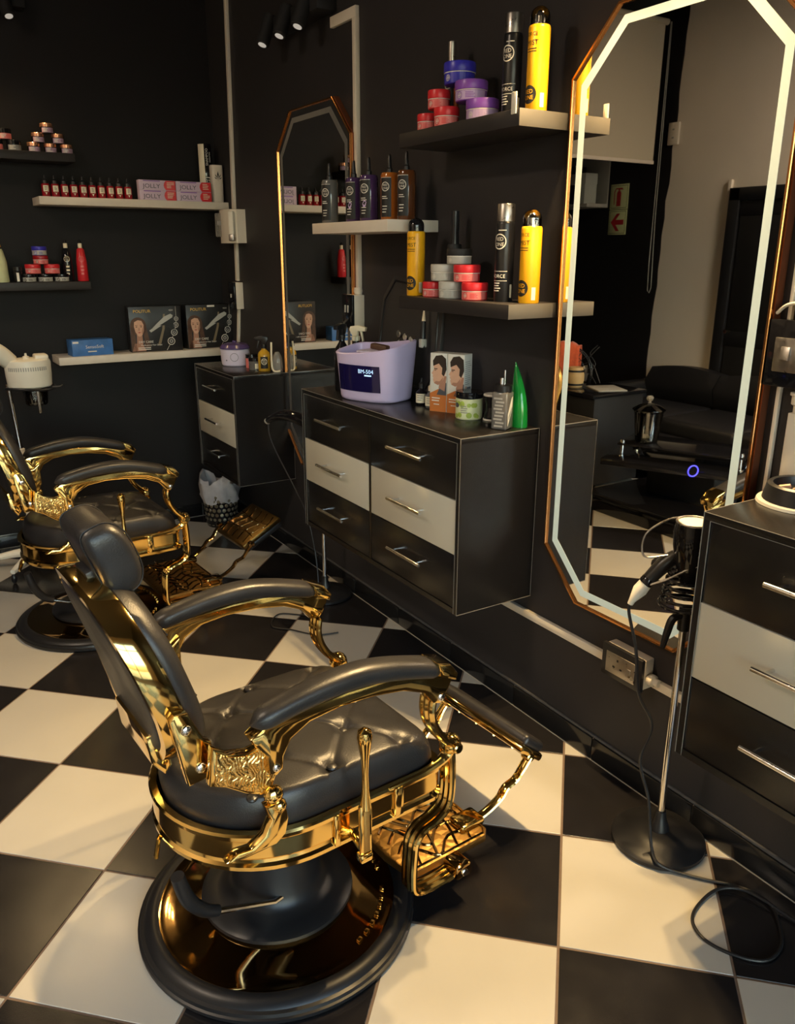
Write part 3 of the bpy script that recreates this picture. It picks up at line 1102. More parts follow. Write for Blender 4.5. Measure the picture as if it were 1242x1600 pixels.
# ============================================================ WALL-HUNG DRAWER CHESTS
def chest(label, y0, y1, z0, z1, cols, end_light=True):
    D = 0.315
    W = y1 - y0
    yc = (y0 + y1) / 2
    Hh = z1 - z0
    root = thing('drawer_chest', label, 'drawer chest', (-0.003, yc, z0), 0, 'wall-hung drawer chests')
    t = 0.018
    g = G()
    g.box((-D / 2, 0, Hh - t / 2), (D, W, t), 0.0012)
    g.box((-D / 2, 0, t / 2), (D, W - 2 * t, t))
    g.box((-D / 2, W / 2 - t / 2, (Hh - t) / 2), (D, t, Hh - t))
    g.box((-D / 2, -W / 2 + t / 2, (Hh - t) / 2), (D, t, Hh - t))
    g.box((-0.006, 0, Hh / 2), (0.010, W - 2 * t, Hh - 2 * t))
    if cols > 1:
        g.box((-D / 2, 0, Hh / 2), (D - 0.004, t, Hh - 2 * t))
    g.build('carcass', 'laminate_black', root)
    e = 0.0017
    g = G()                                   # pale worn edges of the boards
    for s_ in (-1, 1):
        g.box((-D, s_ * (W / 2 - e / 2), Hh / 2), (e, e, Hh))
        g.box((-D, s_ * (W / 2 - t), Hh / 2 - t / 2), (e, e * 0.7, Hh - t))
    g.box((-D, 0, Hh - t), (e * 0.8, W - 2 * t, e * 0.6))
    g.box((-D, 0, Hh - e / 2), (e, W, e * 0.7))
    for s_ in (-1, 1):
        g.box((-D / 2, s_ * W / 2, Hh - e / 2), (D, e, e))
        g.box((-D / 2, s_ * W / 2, e / 2), (D, e, e))
        g.box((-e / 2 - 0.0005, s_ * W / 2, Hh / 2), (e, e, Hh))
    g.build('edge_strip', 'edge_band', root)
    n = 3
    ih = Hh - 2 * t
    iw = (W - (cols + 1) * t) / cols
    for c in range(cols):
        cy = -W / 2 + t + iw / 2 + c * (iw + t)
        for r in range(n):
            cz = t + ih * (r + 0.5) / n
            m = 'laminate_white' if r == 1 else 'laminate_black'
            d = G()
            d.box((-D + 0.010, cy, cz), (0.016, iw + (0.010 if cols > 1 else 0.0) - 0.003, ih / n - 0.004), 0.001)
            dr = d.build('drawer', m, root)
            dr['label'] = 'cream drawer front' if r == 1 else 'black drawer front'
            h = G()
            hx = -D - 0.030
            hl = 0.105 if cols > 1 else 0.09
            h.cyl((hx, cy - hl, cz + 0.012), (hx, cy + hl, cz + 0.012), 0.0062, n=14, bev=0.001)
            for s_ in (-1, 1):
                h.cyl((hx, cy + s_ * hl * 0.72, cz + 0.012), (-D + 0.002, cy + s_ * hl * 0.72, cz + 0.012), 0.0045, n=10)
            h.build('handle', 'chrome', dr)
    return root


chest_mid = chest('wide black chest of six drawers with cream middle row, between the two mirrors', -2.838, -1.722, 0.455, 1.045, 2)
chest_near = chest('black and cream drawer chest at the right edge, beside the hair dryer stand', -4.84, -3.722, 0.455, 1.055, 2)
chest_back = chest('narrow three-drawer black and cream chest in the corner under the wax warmer', -0.945, -0.360, 0.430, 0.998, 1)


# ============================================================ OCTAGONAL MIRRORS
def mirror(label, y0, y1, z0, z1, lit):
    yc = (y0 + y1) / 2
    root = thing('wall_mirror', label, 'mirror', (0, yc, z0), 0, 'octagonal wall mirrors')
    W, Hh, c = y1 - y0, z1 - z0, 0.155

    def octo(i):
        w, c2 = W / 2 - i, c - i * 0.41 * 1.0
        return [(-w, c2 + i), (-w + c2, i), (w - c2, i), (w, c2 + i), (w, Hh - c2 - i), (w - c2, Hh - i), (-w + c2, Hh - i), (-w, Hh - c2 - i)]

    def ring(i, x):
        return [(x, y, z) for y, z in octo(i)]
    g = G()
    g.loft([ring(0.0, -0.002), ring(0.0, -0.036), ring(0.0015, -0.038), ring(0.0065, -0.038), ring(0.008, -0.036), ring(0.008, -0.028)], cap0=False, cap1=False)
    g.build('frame', 'copper', root, 20)
    g = G()
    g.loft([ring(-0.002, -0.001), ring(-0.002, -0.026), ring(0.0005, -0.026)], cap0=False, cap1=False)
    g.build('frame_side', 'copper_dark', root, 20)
    g = G()
    g.add(ring(0.006, -0.0310), [tuple(range(8))])
    g.build('glass', 'mirror', root, 0)
    g = G()
    g.loft([ring(0.034, -0.0312), ring(0.034, -0.0316), ring(0.056, -0.0316), ring(0.056, -0.0312)], cap0=False, cap1=False)
    g.build('light_band', 'led_band' if lit else 'frost_band', root, 0)
    return root


mirror('large octagonal copper-framed mirror with lit pale band, between the two big drawer chests', -3.625, -2.925, 0.525, 2.195, True)
mirror('octagonal gold-framed mirror with unlit grey band near the back corner', -1.660, -0.935, 0.545, 2.195, False)


# ============================================================ SHELVES
def shelf(label, c, d, m, end_m=None, axis=None):
    root = thing('wall_shelf', label, 'shelf', (c[0], c[1], c[2] - d[2] / 2), 0, 'floating wall shelves')
    G().box((0, 0, d[2] / 2), d, 0.0015).build('board', m, root)
    if end_m:
        G().box((0, -d[1] / 2 - 0.0006, d[2] / 2), (d[0], 0.0012, d[2]), 0.0004).build('end_glare', end_m, root)
    return root


ZA, ZB, ZC, ZD = 2.050, 1.846, 1.436, 1.052
shelf('short black shelf high on the back wall holding small rose-gold jars', (-1.26, -0.101, ZA - 0.020), (0.92, 0.200, 0.040), 'shelf_black')
shelf('cream shelf on the back wall holding red bottles and tube boxes', (-0.4985, -0.101, ZB - 0.019), (0.985, 0.200, 0.038), 'shelf_white')
shelf('black shelf on the back wall at left holding red jars and a red bottle', (-1.25, -0.101, ZC - 0.020), (0.92, 0.200, 0.040), 'shelf_black')
shelf('low cream shelf on the back wall holding hair dryer boxes', (-0.4985, -0.101, ZD - 0.020), (0.985, 0.200, 0.040), 'shelf_white')
ZF, ZM, ZU = 1.694, 1.440, 1.958
shelf('cream shelf on the right wall above the wide chest, holding tall pump bottles', (-0.109, -1.950, ZF - 0.020), (0.214, 0.585, 0.040), 'shelf_white')
shelf('black shelf with glare-greyed end on the right wall, holding grey and red jars', (-0.102, -2.595, ZM - 0.021), (0.200, 0.600, 0.042), 'shelf_black', 'shelf_glare')
shelf('topmost black shelf with glare-greyed end on the right wall beside the lit mirror', (-0.102, -2.600, ZU - 0.022), (0.200, 0.612, 0.044), 'shelf_black', 'shelf_glare')
tag(G().box((-0.2045, -2.885, ZU + 0.014), (0.004, 0.020, 0.055), 0.001).build('price_holder', 'plastic_white'),
    'small white price holder clipped upright on the front of the top shelf', 'price holder')


# ============================================================ PRODUCTS
def red_one_logo(g, f, s0, t0, r, mi, vertical=False):
    put_disc(g, f, s0, t0, r, mi, 22, r * 0.86)
    if vertical:
        put_text(g, 'RED', r * 0.42, f, s0 - r * 0.28, t0, mi, vertical=True)
        put_text(g, 'ONE', r * 0.42, f, s0 + r * 0.30, t0, mi, vertical=True)
    else:
        put_text(g, 'RED', r * 0.46, f, s0, t0 + r * 0.34, mi)
        put_text(g, 'ONE', r * 0.46, f, s0, t0 - r * 0.34, mi)


WALLDIR = math.radians(-150)


def jar(x, y, z, lid, tub, label_m, label, group, r=0.0425, h=0.054, th=WALLDIR, band=True, name='hair_wax_jar'):
    root = thing(name, label, 'jar', (x, y, z), 0, group)
    h0 = h * 0.52
    G().lathe([(0, 0), (r * 0.90, 0), (r * 0.95, 0.002), (r * 0.95, h0), (0, h0)], 30).build('tub', tub, root)
    G().lathe([(0, h0 + 0.0012), (r * 0.985, h0 + 0.0012), (r, h0 + 0.003), (r, h - 0.004), (r * 0.975, h - 0.0008), (r * 0.93, h), (0, h)], 30).build('lid', lid, root)
    if label_m:
        g = G()
        f = wrap(r * 0.95 + 0.0006, h0 / 2, th)
        put_rect(g, f, 0.0, 0, r * 2.7, h0 * 0.80, 0, 14)
        f2 = wrap(r * 0.95 + 0.0010, h0 / 2, th)
        if band:
            put_rect(g, wrap(r * 0.95 + 0.0012, h0 * 0.98, th), 0, 0, r * 5.9, 0.0022, 1, 28)
        put_disc(g, f2, -r * 0.42, 0, h0 * 0.36, 2, 18)
        put_disc(g, f2, -r * 0.42, 0, h0 * 0.29, 1, 18)
        put_text(g, 'RED', h0 * 0.15, wrap(r * 0.95 + 0.0014, h0 / 2, th), -r * 0.42, h0 * 0.11, 2)
        put_text(g, 'ONE', h0 * 0.15, wrap(r * 0.95 + 0.0014, h0 / 2, th), -r * 0.42, -h0 * 0.11, 2)
        put_lines(g, f2, r * 0.40, h0 * 0.22, r * 0.75, 4, h0 * 0.14, h0 * 0.06, 2, seed=3)
        put_lines(g, f2, -r * 1.10, h0 * 0.22, r * 0.40, 4, h0 * 0.14, h0 * 0.06, 2, seed=5)
        g.build('printed_label', [label_m, 'white_print', tub], root, 0)
    return root


def spray_can(x, y, z, body, r, h, label, group=None, cap='dome', th=PI, capm='black_gloss', style='mist', cap_h=0.045, name='spray_can'):
    root = thing(name, label, 'spray can', (x, y, z), 0, group)
    G().lathe([(0, 0), (r * 0.95, 0), (r, 0.003), (r, h - 0.006), (r * 0.96, h), (r * 0.90, h + 0.002), (0, h + 0.002)], 32).build('can', body, root)
    if cap == 'dome':
        pr = [(r * 0.90, h + 0.002)] + [(r * 0.90 * math.cos(a), h + cap_h * 0.45 + cap_h * 0.55 * math.sin(a)) for a in [PI / 2 * i / 8 for i in range(8)]] + [(0, h + cap_h)]
        G().lathe(pr, 28).build('cap', capm, root)
        if capm == 'clear_glass':
            g = G()
            g.cyl((0, 0, h), (0, 0, h + cap_h * 0.55), r * 0.30, bev=0.002)
            g.cyl((0, 0, h), (0, 0, h + cap_h * 0.18), r * 0.55, bev=0.002)
            g.build('nozzle', 'chrome', root)
    elif cap == 'tall':
        G().lathe([(0, h + 0.002), (r * 0.93, h + 0.002), (r * 0.93, h + cap_h - 0.003), (r * 0.88, h + cap_h), (0, h + cap_h)], 28).build('cap', capm, root)
    elif cap == 'neck':
        G().lathe([(0, h + 0.002), (r * 0.60, h + 0.002), (r * 0.55, h + cap_h * 0.4), (r * 0.60, h + cap_h * 0.45), (r * 0.58, h + cap_h - 0.003), (0, h + cap_h)], 24).build('cap', capm, root)
    g = G()
    f = wrap(r + 0.0007, 0, th)
    if style == 'mist':
        put_disc(g, f, 0, h * 0.20, r * 0.78, 0, 24)
        put_text(g, 'RED', r * 0.36, wrap(r + 0.0012, 0, th), 0, h * 0.20 + r * 0.26, 1)
        put_text(g, 'ONE', r * 0.36, wrap(r + 0.0012, 0, th), 0, h * 0.20 - r * 0.24, 1)
        put_text(g, 'FORCE', h * 0.045, f, 0, h * 0.90, 0)
        put_text(g, 'MIST', h * 0.060, f, r * 0.15, h * 0.80, 0)
        put_lines(g, f, r * 0.1, h * 0.73, r * 1.1, 2, h * 0.03, h * 0.010, 0, seed=2)
        g.build('printed_label', ['black_print', body], root, 0)
        g = G()
        put_rect(g, f, r * 1.35, h * 0.13, r * 0.42, h * 0.17, 0, 4)
        g.build('barcode_sticker', 'cream_print', root, 0)
    else:
        red_one_logo(g, f, 0, h * 0.76, r * 0.78, 0)
        put_rect(g, f, r * 0.3, h * 0.90, r * 0.9, h * 0.010, 0, 4)
        for t0 in (0.27, 0.39):
            put_rect(g, f, 0.1 * r, h * t0, r * 1.8, h * 0.006, 0, 6)
        put_text(g, 'FORCE', h * 0.045, f, 0, h * 0.33, 0)
        put_lines(g, f, 0, h * 0.24, r * 1.3, 4, h * 0.032, h * 0.013, 0, seed=4)
        g.build('printed_label', 'white_print', root, 0)
        g = G()
        put_rect(g, f, r * 1.5, h * 0.14, r * 0.30, h * 0.17, 0, 4)
        g.build('barcode_sticker', 'cream_print', root, 0)
    return root


# --- middle right-wall shelf
MZ = ZM
spray_can(-0.135, -2.300, MZ, 'yellow', 0.031, 0.212, 'yellow spray can with black cap at the left end of the shelf with the glare-greyed end', 'yellow spray cans', 'dome', PI + 0.25, 'black_gloss', cap_h=0.046)
spray_can(-0.060, -2.425, MZ, 'black_matte', 0.024, 0.170, 'slim matte black can standing behind the grey jar pyramid', None, 'neck', math.radians(-140), 'black_plastic', 'logo', 0.11)
jar(-0.135, -2.408, MZ, 'red', 'red', 'red_pale', 'small red jar at the foot of the yellow black-capped can', 'jars on the middle right-wall shelf', 0.036, 0.050)
jar(-0.133, -2.512, MZ, 'silver_grey', 'silver_grey', 'grey_pale', 'grey jar in the bottom row between two red jars', 'jars on the middle right-wall shelf')
jar(-0.133, -2.640, MZ, 'red', 'red', 'red_pale', 'bottom red jar beside the tall black can', 'jars on the middle right-wall shelf')
jar(-0.128, -2.460, MZ + 0.0545, 'silver_grey', 'silver_grey', 'grey_pale', 'grey jar in the middle row, left of a red jar', 'jars on the middle right-wall shelf', 0.044, 0.053)
jar(-0.128, -2.590, MZ + 0.0545, 'red', 'red', 'red_pale', 'red jar in the middle row, beside the tall black can', 'jars on the middle right-wall shelf', 0.044, 0.053)
jar(-0.110, -2.522, MZ + 0.1085, 'black_matte', 'grey_pale', 'grey_pale', 'dark-lidded grey jar on top of the jar pyramid', 'jars on the middle right-wall shelf', 0.042, 0.048)
spray_can(-0.110, -2.755, MZ, 'black_plastic', 0.029, 0.232, 'tall black spray can with grey cap next to stacked red jars', None, 'tall', math.radians(-165), 'steel_brushed', 'logo', 0.052)
spray_can(-0.090, -2.852, MZ, 'yellow', 0.031, 0.216, 'yellow spray can with clear dome at the glare-greyed end of the middle shelf', 'yellow spray cans', 'dome', PI - 0.02, 'clear_glass', cap_h=0.050)

# --- top right-wall shelf
TZ = ZU
G_TOP = 'jars on the topmost right-wall shelf'
spray_can(-0.080, -2.415, TZ, 'black_matte', 0.021, 0.185, 'slim black can behind the blue jar on the top shelf', None, 'neck', math.radians(-160), 'steel_brushed', 'logo', 0.080)
jar(-0.155, -2.392, TZ, 'red', 'red', 'red_pale', 'leftmost red jar on the topmost shelf', G_TOP, 0.034, 0.050)
jar(-0.155, -2.498, TZ, 'red', 'red', 'red_pale', 'bottom red jar beside the lower purple jar', G_TOP, 0.040, 0.056)
jar(-0.130, -2.648, TZ, 'purple', 'purple_pale', 'purple_pale', 'lower purple jar of the top shelf stack', G_TOP, 0.050, 0.060)
jar(-0.150, -2.448, TZ + 0.0565, 'red', 'red', 'red_pale', 'red jar stacked over two red jars on the top shelf', G_TOP, 0.036, 0.055)
jar(-0.130, -2.590, TZ + 0.0605, 'purple', 'purple', 'purple_pale', 'upper purple jar under the blue jar', G_TOP, 0.050, 0.058)
jar(-0.120, -2.515, TZ + 0.119, 'blue', 'blue', 'blue', 'blue jar on top of the stack on the topmost shelf', G_TOP, 0.050, 0.062)
spray_can(-0.120, -2.768, TZ, 'black_plastic', 0.027, 0.210, 'tall black can with brushed cap right of the purple jars', None, 'tall', math.radians(-165), 'steel_brushed', 'logo', 0.052)
spray_can(-0.110, -2.866, TZ, 'yellow', 0.030, 0.212, 'yellow spray can with clear dome on the topmost shelf', 'yellow spray cans', 'dome', PI + 0.05, 'clear_glass', cap_h=0.050)
tag(G().cyl((-0.100, -2.470, TZ), (-0.100, -2.470, TZ + 0.195), 0.008, bev=0.002).build('slim_tube', 'orange_print'), 'slim orange tube standing behind the blue jar', 'tube')


# --- pump bottles on the far right-wall shelf
def cologne(x, y, m, label, th=math.radians(-150), r=0.033, h=0.165, tip=0.060):
    root = thing('cologne_bottle', label, 'bottle', (x, y, ZF), 0, 'tall bottles on the cream right-wall shelf')
    G().lathe([(0, 0), (r * 0.95, 0), (r, 0.004), (r, h - 0.012), (r * 0.90, h - 0.002), (r * 0.5, h), (0, h)], 26).build('bottle', m, root)
    G().lathe([(0, h), (r * 0.36, h), (r * 0.34, h + 0.012), (r * 0.24, h + 0.016), (r * 0.17, h + tip - 0.004), (r * 0.12, h + tip), (0, h + tip)], 16).build('spout', 'black_plastic', root)
    g = G()
    f = wrap(r + 0.0006, 0, th)
    put_rect(g, f, 0, h * 0.48, r * 1.35, h * 0.80, 0, 8)
    f = wrap(r + 0.0011, 0, th)
    red_one_logo(g, f, -r * 0.02, h * 0.70, r * 0.48, 1)
    put_rect(g, f, 0, h * 0.885, r * 1.3, h * 0.008, 1, 5)
    put_lines(g, f, 0, h * 0.50, r * 0.9, 2, h * 0.04, h * 0.014, 1, seed=3)
    put_lines(g, f, 0, h * 0.30, r * 0.8, 3, h * 0.06, h * 0.016, 1, seed=9)
    if m == 'grape':
        put_poly(g, f, [(0, h * 0.46), (r * 0.25, h * 0.42), (r * 0.15, h * 0.33), (-r * 0.1, h * 0.30), (-r * 0.25, h * 0.38)], 2)
    g.build('printed_label', ['black_print', 'white_print', 'purple_pale'], root, 0)
    return root


cologne(-0.150, -1.690, 'smoke', 'clear grey cologne bottle at the left end of the cream right-wall shelf')
cologne(-0.120, -1.836, 'grape', 'dark purple cologne bottle second from left on the cream shelf')
cologne(-0.130, -1.968, 'grape', 'dark grape cologne bottle with a purple print, middle of its shelf', r=0.035)
cologne(-0.055, -1.990, 'grape', 'purple cologne bottle standing half hidden behind the bright amber bottle')
cologne(-0.115, -2.092, 'amber', 'bright amber cologne bottle with black spout')
cologne(-0.115, -2.205, 'amber_dark', 'dark amber cologne bottle at the right end of its shelf')


# --- back wall: rose-gold jars on the top black shelf
def small_jar(x, y, z, label, group, lid='rose_gold', tub='pink_print', r=0.030, h=0.045, th=-PI / 2 - 0.2):
    root = thing('pomade_jar', label, 'jar', (x, y, z), 0, group)
    G().lathe([(0, 0), (r * 0.94, 0), (r * 0.96, 0.002), (r * 0.96, h * 0.62), (0, h * 0.62)], 22).build('tub', 'black_gloss', root)
    G().lathe([(0, h * 0.63), (r, h * 0.63), (r, h - 0.002), (r * 0.94, h), (0, h)], 22).build('lid', lid, root)
    g = G()
    f = wrap(r * 0.96 + 0.0006, h * 0.31, th)
    put_rect(g, f, 0.3 * r, 0, r * 2.2, h * 0.50, 0, 10)
    put_lines(g, wrap(r * 0.96 + 0.001, h * 0.31, th), -r * 0.1, h * 0.14, r * 0.9, 3, h * 0.13, h * 0.07, 1, seed=int(abs(x) * 1000))
    g.build('printed_label', [tub, 'white_print'], root, 0)


GP = 'rose-gold lidded jars on the top back shelf'
for x, z, lb in ((-0.975, 0, 'rose-gold lidded jar at bottom left of the small pyramid'), (-0.898, 0, 'rose-gold lidded jar at bottom centre of the small pyramid'),
                 (-0.822, 0, 'rose-gold lidded jar at bottom right of the small pyramid'), (-0.950, 1, 'rose-gold lidded jar at left in the pyramid middle row'),
                 (-0.858, 1, 'rose-gold lidded jar at right in the pyramid middle row'), (-0.905, 2, 'rose-gold lidded jar topping the small pyramid')):
    small_jar(x, -0.13, ZA + z * 0.0455, lb, GP)
small_jar(-1.065, -0.13, ZA, 'black lidded jar left of the rose-gold jar pyramid', 'black lidded jars on the top back shelf', 'black_gloss', 'grey_print', 0.034, 0.05)
small_jar(-1.100, -0.12, ZA + 0.0505, 'black lidded jar stacked at the left end of the top back shelf', 'black lidded jars on the top back shelf', 'black_gloss', 'red_pale', 0.032, 0.05)
small_jar(-1.145, -0.13, ZA, 'black lidded jar at the frame edge on the top back shelf', 'black lidded jars on the top back shelf', 'black_gloss', 'red_pale', 0.032, 0.05)

# --- cream shelf: red bottles
ORD = ['first', 'second', 'third', 'fourth', 'fifth', 'sixth', 'seventh', 'eighth', 'ninth', 'tenth']
for i in range(10):
    x = -0.943 + i * 0.0452
    root = thing('oil_bottle', ORD[i] + ' red bottle from the left with black spout and white label', 'bottle', (x, -0.135, ZB), 0, 'red bottles on the cream back shelf')
    G().lathe([(0, 0), (0.0185, 0), (0.020, 0.003), (0.020, 0.058), (0.017, 0.063), (0, 0.063)], 18).build('bottle', 'red_dark', root)
    G().lathe([(0, 0.063), (0.0165, 0.063), (0.0155, 0.078), (0.006, 0.086), (0.0045, 0.102), (0, 0.103)], 14).build('spout', 'black_plastic', root)
    g = G()
    f = wrap(0.0206, 0.036, -PI / 2 - 0.1 + 0.03 * ((i * 7) % 5))
    put_rect(g, f, 0, 0.004, 0.027, 0.028, 0, 6)
    put_poly(g, f, [(-0.0135, -0.010), (0.0135, -0.010), (0.004, -0.016), (0, -0.026), (-0.004, -0.016)], 0)
    put_lines(g, wrap(0.0209, 0.036, -PI / 2 - 0.1 + 0.03 * ((i * 7) % 5)), 0, 0.011, 0.013, 3, 0.0065, 0.0022, 1, seed=i)
    g.build('printed_label', ['cream_print', 'black_print'], root, 0)

# --- tube boxes: two stacks of two, JOLLY
for k, (x, row) in enumerate(((-0.388, 0), (-0.190, 0), (-0.388, 1), (-0.190, 1))):
    lb = ['lower left lilac tube box with red end, beside the red bottles', 'lower right lilac tube box with red end, by the black and cream can',
          'upper left lilac tube box with red end, beside the red bottles', 'upper right lilac tube box with red end, by the black and cream can'][k]
    root = thing('tube_box', lb, 'box', (x, -0.150, ZB + row * 0.0505), 0, 'lilac tube boxes')
    G().box((0, 0, 0.025), (0.195, 0.045, 0.050), 0.001).build('carton', 'pink_box', root)
    g = G()
    f = planar((0, -0.0231, 0.025), (1, 0, 0), (0, 0, 1))
    put_poly(g, f, [(0.045, 0.024), (0.097, 0.024), (0.097, -0.024), (0.045, -0.024), (0.036, -0.012), (0.033, 0), (0.036, 0.012)], 0)
    f = planar((0, -0.0236, 0.025), (1, 0, 0), (0, 0, 1))
    put_text(g, 'JOLLY', 0.021, f, -0.032, -0.004, 1, sx=1.15)
    put_rect(g, f, -0.030, 0.0205, 0.09, 0.004, 2)
    put_lines(g, f, 0.070, 0.014, 0.040, 4, 0.008, 0.003, 3, seed=k)
    g.build('print', ['red', 'suit_grey', 'purple', 'cream_print'], root, 0)

# --- tall can and white bottle at the end of the cream shelf
root = thing('spray_can', 'tall black and cream can with sideways lettering, right of the tube boxes', 'spray can', (-0.085, -0.085, ZB))
G().lathe([(0, 0), (0.036, 0), (0.038, 0.003), (0.038, 0.298), (0.034, 0.304), (0, 0.304)], 30).build('can', 'black_gloss', root)
g = G()
put_rect(g, wrap(0.0386, 0.152, -PI / 2 - 0.95), 0, 0, 0.040, 0.298, 0, 8)
g.build('cream_panel', 'cream_print', root, 0)
g = G()
f = wrap(0.0388, 0, -PI / 2 - 0.10)
put_text(g, 'SHAMPOO', 0.013, f, 0, 0.235, 1, vertical=True)
put_text(g, 'KERATIN', 0.009, f, 0.018, 0.235, 1, vertical=True)
red_one_logo(g, f, 0.0, 0.105, 0.028, 1, True)
g.build('printed_label', ['cream_print', 'white_print'], root, 0)
root = thing('lotion_bottle', 'flat white bottle with leaf emblem at the shelf end in the corner', 'bottle', (-0.008 - 0.036, -0.135, ZB))
g = G()
g.loft([[(w * math.copysign(abs(math.cos(b)) ** 0.6, math.cos(b)), d * math.copysign(abs(math.sin(b)) ** 0.6, math.sin(b)), z) for b in [2 * PI * i / 24 for i in range(24)]]
        for w, d, z in ((0.026, 0.020, 0), (0.032, 0.025, 0.006), (0.033, 0.026, 0.10), (0.034, 0.026, 0.185), (0.033, 0.025, 0.194))])
g.build('bottle', 'shelf_white', root, 50)
g = G()
f = planar((0, -0.0268, 0.135), (1, 0, 0), (0, 0, 1))
put_poly(g, f, [(0, 0.028), (0.005, 0.010), (0.002, -0.004), (0, -0.026), (-0.002, -0.004), (-0.005, 0.010)], 0)
for s_ in (-1, 1):
    put_poly(g, f, [(s_ * 0.004, -0.010), (s_ * 0.012, -0.001), (s_ * 0.017, 0.012), (s_ * 0.008, 0.004)], 0)
    put_poly(g, f, [(s_ * 0.004, -0.014), (s_ * 0.014, -0.012), (s_ * 0.022, -0.004), (s_ * 0.012, -0.007)], 0)
g.build('emblem', 'black_print', root, 0)

# --- black back shelf
GC = 'jars on the black back shelf'
BW = -PI / 2 - 0.25
jar(-1.075, -0.13, ZC, 'black_gloss', 'black_gloss', 'grey_pale', 'black jar with white label at bottom left of the pyramid', GC, 0.036, 0.040, BW)
jar(-0.995, -0.13, ZC, 'black_gloss', 'black_gloss', 'grey_pale', 'black jar with white label at bottom centre of the pyramid', GC, 0.036, 0.040, BW)
jar(-0.915, -0.13, ZC, 'black_gloss', 'black_gloss', 'grey_pale', 'black jar with white label at bottom right, beside the slim black bottle', GC, 0.036, 0.040, BW)
jar(-1.050, -0.13, ZC + 0.0405, 'red', 'red', 'red_pale', 'red jar at left on the black back shelf pyramid', GC, 0.038, 0.046, BW)
jar(-0.958, -0.13, ZC + 0.0405, 'red', 'red', 'red_pale', 'red jar at right on the black back shelf pyramid', GC, 0.038, 0.046, BW)
jar(-1.008, -0.13, ZC + 0.087, 'red_dark', 'red_dark', 'red_pale', 'dark red jar just under the small blue jar', GC, 0.037, 0.042, BW)
jar(-1.010, -0.13, ZC + 0.1295, 'blue', 'blue', 'grey_pale', 'small blue jar topping the pyramid on the black back shelf', GC, 0.036, 0.044, BW)
for x, m, lb, lab in ((-0.878, 'black_gloss', 'slim black bottle with gold round logo on the black back shelf', 'cream_print'),
                      (-0.806, 'red', 'slim red bottle at the right end of the black back shelf', 'red_pale')):
    root = thing('shampoo_bottle', lb, 'bottle', (x, -0.115, ZC))
    w = 0.026
    G().lathe([(0, 0), (w, 0), (w + 0.002, 0.004), (w, 0.10), (w * 0.72, 0.158), (w * 0.45, 0.166), (0, 0.166)], 24).build('bottle', m, root)
    G().lathe([(0, 0.166), (0.0105, 0.166), (0.0105, 0.188), (0.008, 0.190), (0, 0.190)], 16).build('collar', 'cream_print', root)
    G().lathe([(0, 0.190), (0.008, 0.190), (0.006, 0.205), (0, 0.207)], 12).build('cap', 'black_gloss', root)
    g = G()
    f = wrap(w + 0.0026, 0, -PI / 2 - 0.2)
    red_one_logo(g, f, 0, 0.112, 0.015, 0)
    put_lines(g, f, 0.002, 0.074, 0.018, 3, 0.018, 0.009, 0, seed=6)
    g.build('printed_label', lab, root, 0)
root = thing('lotion_bottle', 'pale yellow bottle at the left frame edge on the black back shelf', 'bottle', (-1.212, -0.12, ZC))
G().lathe([(0, 0), (0.045, 0), (0.047, 0.004), (0.045, 0.10), (0.034, 0.15), (0.030, 0.16), (0, 0.16)], 24).build('bottle', 'lime_pale', root)
G().lathe([(0, 0.160), (0.030, 0.160), (0.029, 0.168), (0, 0.168)], 24).build('collar', 'black_print', root)
G().lathe([(0, 0.168), (0.028, 0.168), (0.022, 0.195), (0, 0.198)], 24).build('cap', 'gold_print', root)
root = thing('dropper_vial', 'small black vial with white label between yellow bottle and red jars', 'vial', (-1.125, -0.14, ZC))
G().lathe([(0, 0), (0.020, 0), (0.021, 0.003), (0.021, 0.05), (0.018, 0.055), (0, 0.055)], 18).build('bottle', 'black_gloss', root)
G().lathe([(0, 0.055), (0.021, 0.055), (0.021, 0.074), (0, 0.075)], 18).build('cap', 'black_plastic', root)
g = G()
put_rect(g, wrap(0.0216, 0.025, -PI / 2 - 0.2), 0, 0, 0.012, 0.042, 0, 4)
g.build('printed_label', 'white_print', root, 0)

